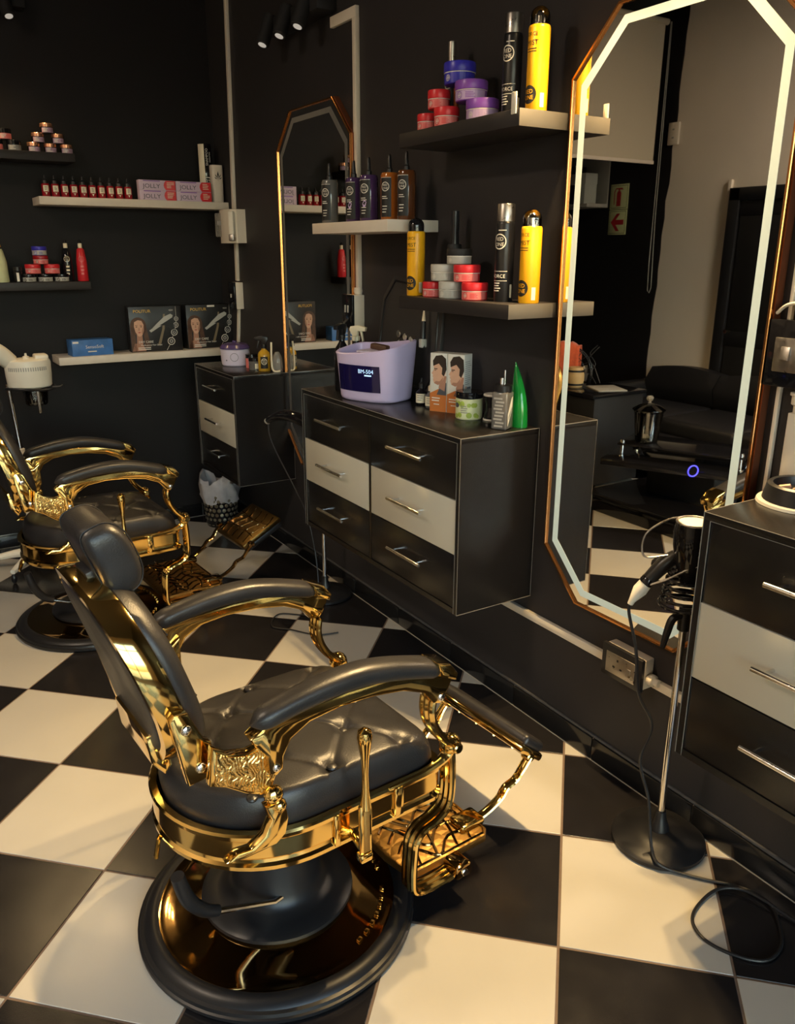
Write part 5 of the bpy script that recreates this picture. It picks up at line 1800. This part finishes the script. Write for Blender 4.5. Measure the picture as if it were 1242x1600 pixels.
trunk('cable_trunking', 'white trunking running down the corner from ceiling to isolator box', [(0, -0.355, 3.38), (0, -0.300, 2.2), (0, -0.282, 1.81)], 0.030, 0.016)
trunk('cable_trunking', 'short white trunking between isolator box and black switch box in the corner', [(0, -0.285, 1.632), (0, -0.275, 1.43)], 0.030, 0.016)
trunk('cable_trunking', 'white trunking below the black switch box down to the corner chest', [(0, -0.268, 1.275), (0, -0.215, 1.002)], 0.024, 0.014)
trunk('cable_trunking', 'tall white L-shaped trunking beside the far mirror', [(0, -1.470, 2.470), (0, -1.680, 2.470)], 0.040, 0.018)
trunk('cable_trunking', 'tall white vertical trunking beside the far mirror, dropping behind the cream shelf', [(0, -1.668, 2.450), (0, -1.668, 1.410)], 0.026, 0.020)
trunk('cable_trunking', 'white trunking low on the right wall between wide chest and socket', [(0, -2.60, 0.387), (0, -3.222, 0.387)], 0.027, 0.016)
trunk('cable_trunking', 'white trunking low on the right wall from socket toward the near chest', [(0, -3.395, 0.387), (0, -3.70, 0.387)], 0.027, 0.016)
trunk('cable_trunking', 'short white trunking low on the wall, left of the wide chest', [(0, -1.35, 0.535), (0, -1.72, 0.535)], 0.026, 0.016)

root = thing('isolator_box', 'white isolator box with clear curved cover in the corner above the black switch', 'electrical box', (0, -0.315, 1.63))
g = G()
g.loft([[(x, y, z) for x, y in ((0, 0.105), (-0.050, 0.105), (-0.078, 0.075), (-0.088, 0.02), (-0.088, -0.03), (-0.078, -0.075), (-0.050, -0.105), (0, -0.105))] for z in (0.0, 0.006, 0.166, 0.172)])
bx = g.build('housing', 'pvc_white', root, 30)
G().box((-0.079, 0.062, 0.095), (0.022, 0.070, 0.125), 0.006, (0, 0, 0.45)).build('clear_cover', 'clear_plastic', bx)
g = G()
g.box((-0.088, 0.055, 0.105), (0.010, 0.030, 0.020), 0.003, (0, 0, 0.45))
g.build('breaker', 'grey_print', bx)
G().box((-0.066, -0.085, 0.092), (0.030, 0.060, 0.140), 0.008, (0, 0, -0.75)).build('side_cover', 'plastic_white', bx)
G().box((-0.073, -0.092, 0.028), (0.030, 0.050, 0.036), 0.006, (0, 0, -0.75)).build('side_button', 'steel_brushed', bx)


def wall_box(name, label, y, z, d, face_m, body_m, cat, group=None):
    root = thing(name, label, cat, (0, y, z), 0, group)
    G().box((-d[0] / 2 + 0.004, 0, 0), (d[0] - 0.008, d[1], d[2]), 0.003).build('back_box', body_m, root)
    G().box((-d[0] + 0.003, 0, 0), (0.010, d[1] * 1.0 + 0.002, d[2] + 0.002), 0.002).build('face_plate', face_m, root)
    return root


wb = wall_box('switch_box', 'black-faced white switch box on the corner trunking', -0.290, 1.350, (0.052, 0.085, 0.145), 'black_gloss', 'pvc_white', 'switch')
G().box((-0.058, 0, 0.0), (0.004, 0.008, 0.020), 0.001).build('rocker', 'white_print', wb)
wb = wall_box('switch_box', 'black-faced white switch box under the trunking by the far mirror', -1.655, 1.345, (0.058, 0.090, 0.135), 'black_gloss', 'pvc_white', 'switch')
for yy in (0.012, -0.012):
    G().box((-0.063, yy, 0.01), (0.004, 0.008, 0.030), 0.001).build('rocker', 'grey_pale', wb)
tag(G().lathe([(0, -0.014), (0.016, -0.014), (0.020, 0), (0.016, 0.014), (0, 0.014)], 14, (-0.012, -1.668, 1.428)).build('cable_gland', 'pvc_white'), 'round white cable gland above the switch box by the far mirror', 'cable gland')
# double socket low on the wall
root = thing('wall_socket', 'square grey and black socket on a white box, low under the lit mirror', 'socket', (0, -3.308, 0.412))
G().box((-0.020, 0, 0), (0.040, 0.150, 0.096), 0.004).build('back_box', 'pvc_white', root)
G().box((-0.047, 0, 0), (0.014, 0.154, 0.104), 0.002).build('surround', 'black_plastic', root)
G().box((-0.0555, 0.002, -0.002), (0.003, 0.112, 0.066), 0.001).build('face_plate', 'steel_brushed', root)
g = G()
for yy, zz, d in ((0.012, 0.014, (0.006, 0.008)), (0.026, -0.010, (0.008, 0.005)), (-0.002, -0.010, (0.008, 0.005))):
    g.box((-0.0572, yy, zz), (0.002, d[0], d[1]), 0.0003)
g.build('pin_hole', 'black_print', root, 0)
G().box((-0.0590, -0.032, -0.006), (0.004, 0.016, 0.024), 0.001, (0, 0.15, 0)).build('rocker', 'steel_brushed', root)
tag(G().lathe([(0, 0), (0.016, 0), (0.018, 0.004), (0.018, 0.020), (0.011, 0.024), (0.011, 0.038), (0, 0.038)], 14, (-0.018, -3.384, 0.398), Matrix.Rotation(math.radians(90), 3, 'X')).build('cable_gland', 'pvc_white'),
    'white screw gland on the right side of the low wall socket', 'cable gland')

# switch and trunking at the right edge, beside the lit mirror
root = thing('light_switch', 'grey double switch on a black plate, right of the lit mirror', 'switch', (0, -3.705, 1.368))
G().box((-0.020, 0, 0), (0.040, 0.150, 0.150), 0.003).build('back_plate', 'black_gloss', root)
G().box((-0.042, -0.005, -0.002), (0.006, 0.118, 0.076), 0.0015).build('face_plate', 'steel_brushed', root)
for yy in (0.024, -0.016):
    G().box((-0.047, yy, 0.002), (0.006, 0.022, 0.030), 0.001, (0, 0.16, 0)).build('rocker', 'steel_brushed', root)
trunk('cable_trunking', 'thin pale trunking strip close to the right side of the lit mirror', [(0, -3.655, 2.30), (0, -3.655, 1.03)], 0.010, 0.012)
trunk('cable_trunking', 'wide white trunking under the grey double switch at the right edge', [(0, -3.715, 1.235), (0, -3.715, 1.066)], 0.045, 0.020)
tag(G().lathe([(0, 0), (0.020, 0), (0.020, 0.006), (0.016, 0.008), (0.016, 0.026), (0.010, 0.030), (0.010, 0.046), (0, 0.046)], 14, (-0.020, -3.715, 1.284), Matrix.Rotation(PI, 3, 'X')).build('cable_gland', 'pvc_white'),
    'white cable gland just under the grey double switch', 'cable gland')
g = G()
g.box((-0.030, -3.735, 1.470), (0.050, 0.070, 0.040), 0.006)
g.tube([(-0.02, -3.63, 1.455), (-0.03, -3.66, 1.475), (-0.03, -3.70, 1.482)], 0.004, 8, smooth=4)
tag(g.build('plug_adapter', 'plastic_white'), 'white adapter with short lead lying on top of the black switch plate', 'adapter')
root = thing('bowl', 'black pet-style bowl with pale foot on the near chest at the right edge', 'bowl', (-0.085, -3.800, 1.0555))
G().lathe([(0, 0.0), (0.098, 0.0), (0.096, 0.006), (0.082, 0.008), (0, 0.008)], 40).build('foot', 'grey_pale', root)
G().lathe([(0.0, 0.009), (0.086, 0.009), (0.078, 0.042), (0.072, 0.046), (0.066, 0.044), (0.062, 0.024), (0, 0.022)], 40).build('dish', 'rubber', root)
g = G()
for i in range(9):
    a = i * 2.4
    g.box((0.012 * i ** 0.7 * math.cos(a), 0.012 * i ** 0.7 * math.sin(a), 0.030 + 0.003 * (i % 3)), (0.026, 0.010, 0.008), 0.002, (0.2 * i, 0.3, a))
o = g.build('candies', 'skin', root)


# ============================================================ TRACK LIGHTS
def track(label, y0, y1, z, energy, on=True, rot=0.0, loc=(0, 0, 0), aim=(-1.0, 0.0, 0.0)):
    root = thing('track_light', label, 'track light', loc, rot, 'black spotlight bars')
    yc = (y0 + y1) / 2
    G().box((-0.045, yc, z), (0.09, y1 - y0, 0.055), 0.004).build('bar', 'black_matte', root)
    n = 3
    for i in range(n):
        y = y0 + (y1 - y0) * (i + 0.5) / n
        d = Vector((-0.42, -0.10, -1)).normalized()
        c = Vector((-0.105, y, z - 0.005))
        hd = G().cyl(c + d * 0.085, c - d * 0.045, 0.030, bev=0.004, n=20).build('spot_head', 'black_matte', root)
        G().cyl(c + d * 0.084, c + d * 0.087, 0.018, n=18).build('lamp_face', 'lamp_glow' if energy > 20 else 'lamp_dim', hd)
        if energy:
            L = bpy.data.lights.new('spot_lamp', 'SPOT')
            L.energy = energy
            L.color = SPOT_COL
            L.spot_size = math.radians(118)
            L.spot_blend = 0.9
            L.shadow_soft_size = 0.024
            lo = bpy.data.objects.new('spot_lamp', L)
            COL.objects.link(lo)
            lo.parent = root
            lo.location = c + d * 0.095
            lo.rotation_euler = Vector((-0.50, 0.04, -1)).to_track_quat('-Z', 'Y').to_euler()
    return root


SPOT_COL = (1.0, 0.68, 0.31)
track('black three-spot bar on the right wall above the far mirror', -1.50, -0.96, 2.535, 8)
track('black three-spot bar above the lit mirror, just out of the picture', -3.56, -3.00, 2.49, 132)
track('black three-spot bar high on the back wall at top left', 0.44, 1.00, 2.72, 13, rot=math.radians(90), loc=(-0.488, 0, 0)).rotation_euler = (0, 0, math.radians(90))

# ============================================================ BIN, STEAMER
root = thing('waste_bin', 'small black bin with silver bead pattern and white liner in the corner', 'bin', (-0.175, -0.225, 0))
G().lathe([(0, 0.0), (0.085, 0.0), (0.088, 0.004), (0.104, 0.235), (0.100, 0.238), (0.094, 0.020), (0, 0.018)], 32).build('body', 'black_gloss', root)
g = G()
for r_ in range(7):
    z = 0.024 + r_ * 0.029
    rad = 0.0885 + 0.068 * (z / 1.0)
    for i in range(20):
        a = 2 * PI * (i + 0.5 * (r_ % 2)) / 20
        g.lathe([(0, 0), (0.0118, 0), (0.009, 0.003), (0, 0.0035)], 8, (rad * math.cos(a), rad * math.sin(a), z), Vector((math.cos(a), math.sin(a), 0)).to_track_quat('Z', 'Y').to_matrix())
o = g.build('beads', 'brass_beads', root)
o['kind'] = 'stuff'
g = G()
r4 = random.Random(12)
rings = []
for k, (rad, z, amp) in enumerate(((0.100, 0.150, 0.004), (0.112, 0.185, 0.012), (0.116, 0.225, 0.014), (0.112, 0.262, 0.014), (0.104, 0.285, 0.016), (0.092, 0.270, 0.012), (0.086, 0.20, 0.01))):
    rings.append([((rad + amp * math.sin(a * 7 + k * 1.3) * r4.uniform(0.6, 1.2)) * math.cos(a), (rad + amp * math.sin(a * 7 + k * 1.3) * r4.uniform(0.6, 1.2)) * math.sin(a),
                   z + amp * 1.6 * math.sin(a * 3 + 0.6) + r4.uniform(-0.006, 0.006) + (0.03 if (k in (3, 4) and math.cos(a - 2.6) > 0.4) else 0)) for a in [2 * PI * i / 40 for i in range(40)]])
g.loft(rings, cap0=False, cap1=False)
g.build('liner_bag', 'bag_film', root, 60)

root = thing('hair_steamer', 'white salon steamer on a thin pole at the left edge by the back wall', 'steamer', (-1.235, -0.430, 0))
G().cyl((-0.022, 0.03, 0.62), (-0.040, 0.03, 0.965), 0.011, n=14).build('pole', 'chrome', root)
G().cyl((-0.022, 0.03, 0.10), (-0.022, 0.03, 0.64), 0.019, n=16, bev=0.003).build('lower_pole', 'plastic_white', root)
g = G()
for i in range(5):
    a = 2 * PI * i / 5 + 0.3
    g.tube([(-0.022, 0.03, 0.095), (-0.022 + 0.12 * math.cos(a), 0.03 + 0.12 * math.sin(a), 0.080), (-0.022 + 0.23 * math.cos(a), 0.03 + 0.23 * math.sin(a), 0.062)], [0.026, 0.020, 0.013], 10)
g.build('star_base', 'plastic_white', root)
for i in range(5):
    a = 2 * PI * i / 5 + 0.3
    G().ball((-0.022 + 0.225 * math.cos(a), 0.03 + 0.225 * math.sin(a), 0.0265), 0.026, 12, (0.6, 0.6, 1)).build('caster', 'black_plastic', root)
g = G()
g.lathe([(0, 0), (0.086, 0), (0.093, 0.006), (0.097, 0.060), (0.098, 0.118), (0.094, 0.130), (0.075, 0.136), (0, 0.138)], 36, (0.055, -0.02, 0.952), None, 0, 1.08, 0.9)
g.box((0.118, -0.02, 1.094), (0.062, 0.085, 0.026), 0.008)
bd = g.build('body', 'plastic_white', root)
g = G()
for i in range(18):
    a = math.radians(-150 + i * 6)
    g.box((0.055 + 0.1055 * math.cos(a), -0.02 + 0.0885 * math.sin(a), 1.045), (0.003, 0.004, 0.018), 0.0005, (0, 0, a))
o = g.build('vent_slots', 'grey_print', bd, 0)
g = G()
g.tube([(-0.02, -0.02, 1.075), (-0.08, -0.04, 1.130), (-0.17, -0.05, 1.165), (-0.30, -0.06, 1.185)], [0.040, 0.045, 0.050, 0.058], 16, smooth=4)
g.build('steam_arm', 'plastic_white', root)
G().lathe([(0, 0), (0.016, 0), (0.016, 0.010), (0.006, 0.014), (0.005, 0.026), (0, 0.027)], 14, (0.052, -0.02, 1.088)).build('filler_cap', 'plastic_white', root)
g = G()
g.tube([(0.055 + 0.112 * math.cos(a), -0.02 + 0.095 * math.sin(a), 0.948 + 0.006 * math.sin(2 * a)) for a in [2 * PI * i / 36 for i in range(36)]], 0.0065, 8, closed=True)
g.tube([(0.15, -0.06, 0.948), (0.185, -0.08, 0.950), (0.195, -0.075, 0.956)], 0.005, 8)
g.build('cable_wrap', 'cable_black', root)
G().lathe([(0, 0), (0.045, 0), (0.052, 0.010), (0.060, 0.080), (0.058, 0.083), (0.047, 0.012), (0, 0.008)], 28, (0.075, -0.02, 0.862)).build('water_cup', 'clear_glass', root)
G().cyl((0.075, -0.085, 0.830), (0.075, -0.085, 0.945), 0.008, bev=0.002).build('drain_tap', 'chrome', root)

# ============================================================ SEEN IN THE MIRROR: sofa, coffee table, fan, sign, blind
root = thing('sofa', 'long black leather sofa along the cream wall, seen in the lit mirror', 'sofa', (XL + 0.02, -1.20, 0))
G().box((0.45, 0, 0.20), (0.86, 2.3, 0.30), 0.03).build('base', 'sofa_black', root)
for yy in (-0.66, 0.0, 0.66):
    G().box((0.50, yy, 0.400), (0.66, 0.655, 0.12), 0.04, seg=4).build('seat_cushion', 'sofa_black', root)
for k, yy in enumerate((-0.66, 0.0, 0.66)):
    g = G()
    rings = []
    for i in range(13):
        t = i / 12
        rings.append([(0.02, yy - 0.325 + 0.65 * t, 0.40), (0.20, yy - 0.325 + 0.65 * t, 0.46), (0.235, yy - 0.325 + 0.65 * t, 0.60),
                      (0.16, yy - 0.325 + 0.65 * t, 0.70 + 0.035 * math.sin(PI * t)), (0.03, yy - 0.325 + 0.65 * t, 0.69 + 0.035 * math.sin(PI * t))])
    g.loft(rings)
    g.build('back_cushion', 'sofa_black', root, 60)
for yy in (-1.07, 1.07):
    G().box((0.46, yy, 0.30), (0.88, 0.18, 0.56), 0.05, seg=4).build('armrest', 'sofa_black', root)
for xx in (0.08, 0.82):
    for yy in (-1.05, 1.05):
        G().cyl((xx, yy, 0.0), (xx, yy, 0.06), 0.025, bev=0.003).build('foot', 'black_plastic', root)

root = thing('coffee_table', 'two-tier black coffee table with glossy swivelled top and silver posts, seen in the mirror', 'table', (-2.30, -1.70, 0))
G().box((0, 0, 0.055), (0.56, 1.00, 0.11), 0.006).build('plinth', 'black_gloss', root)
G().box((0.02, 0, 0.125), (0.60, 1.05, 0.024), 0.004).build('lower_shelf', 'black_gloss', root)
G().box((-0.12, 0.06, 0.25), (0.24, 0.50, 0.23), 0.006).build('pillar', 'black_matte', root)
RT = math.radians(-26)
tp = G().box((0, 0, 0), (0.50, 0.86, 0.040), 0.004).build('table_top', 'black_gloss', root)
tp.location = (0.05, 0.00, 0.395)
tp.rotation_euler = (0, 0, RT)
gt = G().box((0, 0, 0), (0.34, 0.72, 0.010), 0.002).build('glass_top', 'black_gloss', root)
gt.location = (0.05, 0.0, 0.4935)
gt.rotation_euler = (0, 0, RT)
rm = Matrix.Rotation(RT, 3, 'Z')
for sx in (-1, 1):
    for sy in (-1, 1):
        p = rm @ Vector((sx * 0.150, sy * 0.335, 0)) + Vector((0.05, 0, 0))
        g = G()
        g.cyl((p.x, p.y, 0.415), (p.x, p.y, 0.520), 0.012, bev=0.002)
        g.cyl((p.x, p.y, 0.415), (p.x, p.y, 0.425), 0.020, bev=0.002)
        g.cyl((p.x, p.y, 0.500), (p.x, p.y, 0.516), 0.017, bev=0.002)
        g.build('post', 'chrome', root)
g = G()
g.tube([(0.030 * math.cos(a), 0.030 * math.sin(a), 0.0) for a in [2 * PI * i / 30 for i in range(30)]], 0.0035, 8, closed=True)
o = g.build('glowing_ring', 'blue_led', root)
o.location = (0.350, -0.300, 0.448)
o.rotation_euler = (math.radians(90), 0, math.radians(20))
o['label'] = 'glowing blue ring light'
root = thing('glass_jar', 'lidded clear glass jar with wrapped sweets on the coffee table, seen in the mirror', 'jar', (-2.11, -1.52, 0.4995))
G().lathe([(0, 0.0), (0.062, 0.0), (0.066, 0.008), (0.085, 0.180), (0.092, 0.196), (0.088, 0.196), (0.081, 0.180), (0.061, 0.014), (0, 0.012)], 32).build('vessel', 'clear_glass', root)
G().lathe([(0, 0.236), (0.020, 0.234), (0.060, 0.222), (0.097, 0.200), (0.097, 0.196), (0.060, 0.216), (0.018, 0.228), (0, 0.229)], 32).build('lid', 'clear_glass', root)
G().lathe([(0, 0.235), (0.010, 0.236), (0.008, 0.245), (0.018, 0.254), (0.021, 0.266), (0.015, 0.278), (0, 0.281)], 16).build('knob', 'clear_plastic', root)
g = G()
r5 = random.Random(4)
for i in range(26):
    a, rr = r5.uniform(0, 2 * PI), 0.052 * math.sqrt(r5.random())
    g.box((rr * math.cos(a), rr * math.sin(a), 0.020 + 0.012 * r5.random()), (0.026, 0.012, 0.010), 0.003, (r5.random() * 3, r5.random(), a))
o = g.build('sweets', 'cream_print', root)
o['kind'] = 'stuff'

# low black cabinet with magazine and pedestal fan with towel
root = thing('side_cabinet', 'low black cabinet beside the fan, seen in the mirror', 'cabinet', (-2.58, -0.64, 0))
G().box((0, 0, 0.33), (0.48, 0.42, 0.62), 0.005).build('body', 'black_matte', root)
G().box((0, 0, 0.652), (0.52, 0.44, 0.024), 0.004).build('top', 'black_gloss', root)
g = G()
g.box((-2.60, -0.70, 0.669), (0.21, 0.24, 0.008), 0.001, (0, 0, 0.4))
tag(g.build('magazine', 'grey_pale'), 'pale magazine on the low black cabinet, seen in the mirror', 'magazine')
FC = Vector((-2.665, -0.20, 0.72))
root = thing('floor_fan', 'black floor fan with white hub, an orange towel over it, seen in the mirror', 'fan', (FC.x, FC.y, 0))
ax = Vector((1.0, -0.75, 0.0)).normalized()
qm = ax.to_track_quat('Z', 'Y').to_matrix()


def fan_ring(g, r, off, tr):
    g.tube([qm @ Vector((r * math.cos(a), r * math.sin(a), off)) + Vector((0, 0, FC.z)) for a in [2 * PI * i / 40 for i in range(40)]], tr, 6, closed=True)


g = G()
fan_ring(g, 0.205, 0.0, 0.006)
fan_ring(g, 0.200, 0.035, 0.004)
for rr in (0.16, 0.12, 0.08, 0.05):
    fan_ring(g, rr, 0.052, 0.0022)
for i in range(28):
    a = 2 * PI * i / 28
    g.tube([qm @ Vector((r * math.cos(a), r * math.sin(a), o_)) + Vector((0, 0, FC.z)) for r, o_ in ((0.03, 0.055), (0.12, 0.052), (0.200, 0.035), (0.205, 0.0), (0.12, -0.06))], 0.0016, 5)
g.build('cage', 'black_plastic', root)
for i in range(4):
    g = G()
    a = PI / 2 * i
    pts = []
    for rr in (0.03, 0.09, 0.15, 0.18):
        row = [qm @ Vector((rr * math.cos(a + s_), rr * math.sin(a + s_), s_ * 0.05)) + Vector((0, 0, FC.z)) for s_ in (-0.35, 0.0, 0.35)]
        row += [v + ax * 0.002 for v in reversed(row)]
        pts.append(row)
    g.loft(pts)
    g.build('blade', 'smoke', root)
g = G()
g.lathe([(0, 0.066), (0.036, 0.066), (0.040, 0.058), (0.040, 0.050), (0, 0.050)], 24, (0, 0, FC.z), qm)
g.build('hub_badge', 'cream_print', root)
g = G()
g.cyl((0, 0, 0.03), (0, 0, FC.z - 0.02), 0.014)
g.cyl(Vector((0, 0, FC.z)) - ax * 0.14, Vector((0, 0, FC.z)) - ax * 0.02, 0.055, bev=0.012)
g.lathe([(0, 0), (0.19, 0), (0.195, 0.008), (0.17, 0.026), (0.04, 0.045), (0, 0.046)], 36)
g.build('stand', 'black_plastic', root)
g = G()                                       # towel hung over the top of the fan
side = Vector((-ax.y, ax.x, 0))
rows = []
for i in range(14):
    t = i / 13
    o_ = 0.075 - 0.15 * min(1, max(0, (t - 0.35) / 0.30)) if t > 0.35 else 0.075
    zc = FC.z + 0.215 - (0.36 * (0.35 - t) / 0.35 * 0.62 if t < 0.35 else 0) - (0.20 * (t - 0.65) / 0.35 if t > 0.65 else 0) + 0.018 * math.sin(PI * min(1, max(0, (t - 0.3) / 0.4)))
    row = []
    for j in range(11):
        s_ = (j / 10 - 0.5) * 0.22
        row.append(Vector((FC.x, FC.y, zc - abs(s_) * 0.22 - 0.01 * math.sin(j * 1.7))) + side * s_ + ax * (o_ + 0.006 * math.sin(j * 2.1 + t * 4)))
    rows.append(row)
g.loft(rows, closed=False, cap0=False, cap1=False)
tw = g.build('towel', 'towel_orange', None, 60)
sm = tw.modifiers.new('thickness', 'SOLIDIFY')
sm.thickness = 0.006
tag(tw, 'orange towel draped over the black fan, seen in the mirror', 'towel')
g = G()
g.tube([(-2.70, -0.50, 0.668), (-2.70, -0.44, 0.74), (-2.76, -0.42, 0.80), (-2.70, -0.42, 0.88), (-2.79, -0.40, 0.93)], 0.004, 7, smooth=6)
g.tube([(-2.74, -0.50, 0.668), (-2.74, -0.43, 0.78), (-2.70, -0.41, 0.84), (-2.81, -0.40, 0.92)], 0.004, 7, smooth=6)
tag(g.build('twisted_cable', 'cable_black'), 'twisted dark cable rising from the low black cabinet', 'cable')
root = thing('wooden_drum', 'small pale wooden drum with dark bands on the low cabinet, seen in the mirror', 'drum', (-2.49, -0.50, 0.6645))
G().lathe([(0, 0), (0.050, 0), (0.062, 0.05), (0.062, 0.09), (0.050, 0.14), (0, 0.14)], 28).build('body', 'wood_pale', root)
for zz in (0.020, 0.115):
    G().lathe([(0.0555, zz - 0.007), (0.0625, zz - 0.006), (0.0625, zz + 0.006), (0.0555, zz + 0.007)], 28).build('band', 'black_plastic', root)

# fire extinguisher sign on the black part of the left wall
root = thing('safety_sign', 'pair of lime squares, red extinguisher over red arrow, on the black wall in the mirror', 'sign', (XL + 0.006, 0.460, 1.935))
for k, zc in enumerate((0.102, -0.102)):
    pl = G().box((0, 0, zc), (0.004, 0.200, 0.200), 0.0006).build('sign_panel', 'sign_lime', root)
    g = G()
    f = planar((0.0026, 0, zc), (0, 1, 0), (0, 0, 1))
    for a, b, c_, d_ in ((0, 0.088, 0.180, 0.003), (0, -0.088, 0.180, 0.003), (-0.088, 0, 0.003, 0.176), (0.088, 0, 0.003, 0.176)):
        put_rect(g, f, a, b, c_, d_, 1)
    if k == 0:
        put_poly(g, f, [(-0.020, -0.075), (0.028, -0.075), (0.028, 0.030), (0.020, 0.044), (-0.012, 0.044), (-0.020, 0.030)], 0)
        put_poly(g, f, [(-0.006, 0.044), (0.014, 0.044), (0.014, 0.060), (0.050, 0.060), (0.040, 0.070), (-0.030, 0.070), (-0.042, 0.055), (-0.006, 0.058)], 0)
        put_poly(g, f, [(0.046, 0.062), (0.060, 0.040), (0.056, -0.060), (0.048, -0.060), (0.050, 0.036), (0.038, 0.056)], 0)
    else:
        put_poly(g, f, [(0.075, 0.0), (0.012, 0.070), (-0.026, 0.070), (0.018, 0.020), (-0.070, 0.020), (-0.070, -0.020), (0.018, -0.020), (-0.026, -0.070), (0.012, -0.070)], 0)
    g.build('pictogram', ['sign_red', 'black_print'], pl, 0)
# white shelf with black and white cartons in the alcove
root = thing('wall_shelf', 'white alcove shelf with black and white cartons under the blind, seen in the mirror', 'shelf', (XL + 0.125, 1.02, 1.955))
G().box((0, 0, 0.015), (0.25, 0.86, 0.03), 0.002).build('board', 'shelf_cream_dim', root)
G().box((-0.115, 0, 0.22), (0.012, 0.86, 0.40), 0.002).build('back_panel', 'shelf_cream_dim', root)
for k, (yy, zz, d, m) in enumerate(((-0.20, 0, (0.14, 0.10, 0.16), 'card_white'), (-0.10, 0, (0.14, 0.085, 0.155), 'card_black'), (0.02, 0, (0.14, 0.13, 0.16), 'card_white'), (0.15, 0, (0.14, 0.10, 0.15), 'card_black'),
                                (0.27, 0, (0.14, 0.12, 0.16), 'card_white'), (0.12, 0.1605, (0.14, 0.30, 0.06), 'card_black'), (-0.155, 0.1605, (0.14, 0.20, 0.085), 'card_white'), (0.05, 0.2460, (0.14, 0.32, 0.06), 'card_black'))):
    lbs = ['white carton at the near end of the alcove shelf', 'upright black carton between two white cartons on the alcove shelf', 'white carton in the middle of the alcove shelf', 'second upright black carton on the alcove shelf',
           'white carton at the far end of the alcove shelf', 'flat black carton lying on the upright cartons in the alcove', 'flat white carton lying on the upright cartons in the alcove', 'long black carton topping the alcove stack']
    if zz > 0.2:
        zz = 0.2465
    g = G()
    g.box((XL + 0.14, 1.02 + yy - 0.10, 1.9852 + zz + d[2] / 2), d, 0.001)
    tag(g.build('carton', m), lbs[k], 'box', 'cartons on the alcove shelf')
# roller blind across the alcove opening
root = thing('roller_blind', 'beige roller blind half lowered across the alcove, seen in the mirror', 'blind', (-2.965, 0.02, 3.24))
G().cyl((-0.735, 0, 0), (0.685, 0, 0), 0.022, bev=0.003).build('roller', 'blind_fabric', root)
g = G()
rows = []
for i in range(15):
    x = -0.705 + 1.36 * i / 14
    rows.append([(x, -0.004, -0.005), (x, 0.000, -0.97), (x, 0.0015, -0.97), (x, -0.0025, -0.005)])
g.loft(rows)
g.build('fabric', 'blind_fabric', root, 30)
G().box((-0.025, 0, -0.978), (1.37, 0.016, 0.026), 0.004).build('bottom_bar', 'shelf_white', root)
g = G()
g.tube([(-0.745, -0.02, 0.0), (-0.745, -0.02, -0.9), (-0.735, -0.03, -1.75), (-0.745, -0.03, -1.95), (-0.768, -0.03, -1.97), (-0.785, -0.03, -1.93), (-0.765, -0.025, -1.4), (-0.755, -0.02, 0.0)], 0.0025, 6)
g.build('bead_cord', 'grey_pale', root)
root = thing('wall_outlet', 'white outlet plate on the cream wall edge, high beside the blind in the mirror', 'outlet', (XL, -0.06, 2.47))
G().box((0.010, 0, 0), (0.020, 0.10, 0.16), 0.003).build('plate', 'pvc_white', root)
g = G()
for zz in (0.03, -0.03):
    g.box((0.0205, 0, zz), (0.002, 0.02, 0.012), 0.0005)
g.build('pin_hole', 'grey_print', root, 0)

# added unseen lamp, brightens the cream wall of the waiting area
root = thing('added_ceiling_lamp', 'added round fill lamp on the ceiling over the waiting area, outside the picture', 'ceiling lamp', (-3.10, -2.60, H))
G().lathe([(0, 0), (0.23, 0), (0.23, -0.05), (0.215, -0.055), (0, -0.055)], 40).build('rim', 'chrome', root)
G().lathe([(0, -0.056), (0.21, -0.056), (0.19, -0.085), (0, -0.100)], 40).build('diffuser', 'lamp_glow', root)
L = bpy.data.lights.new('lounge_fill', 'AREA')
L.shape = 'DISK'
L.size = 0.42
L.energy = 50
L.color = (1.0, 0.80, 0.60)
lo = bpy.data.objects.new('lounge_fill', L)
COL.objects.link(lo)
lo.parent = root
lo.location = (0, 0, -0.105)
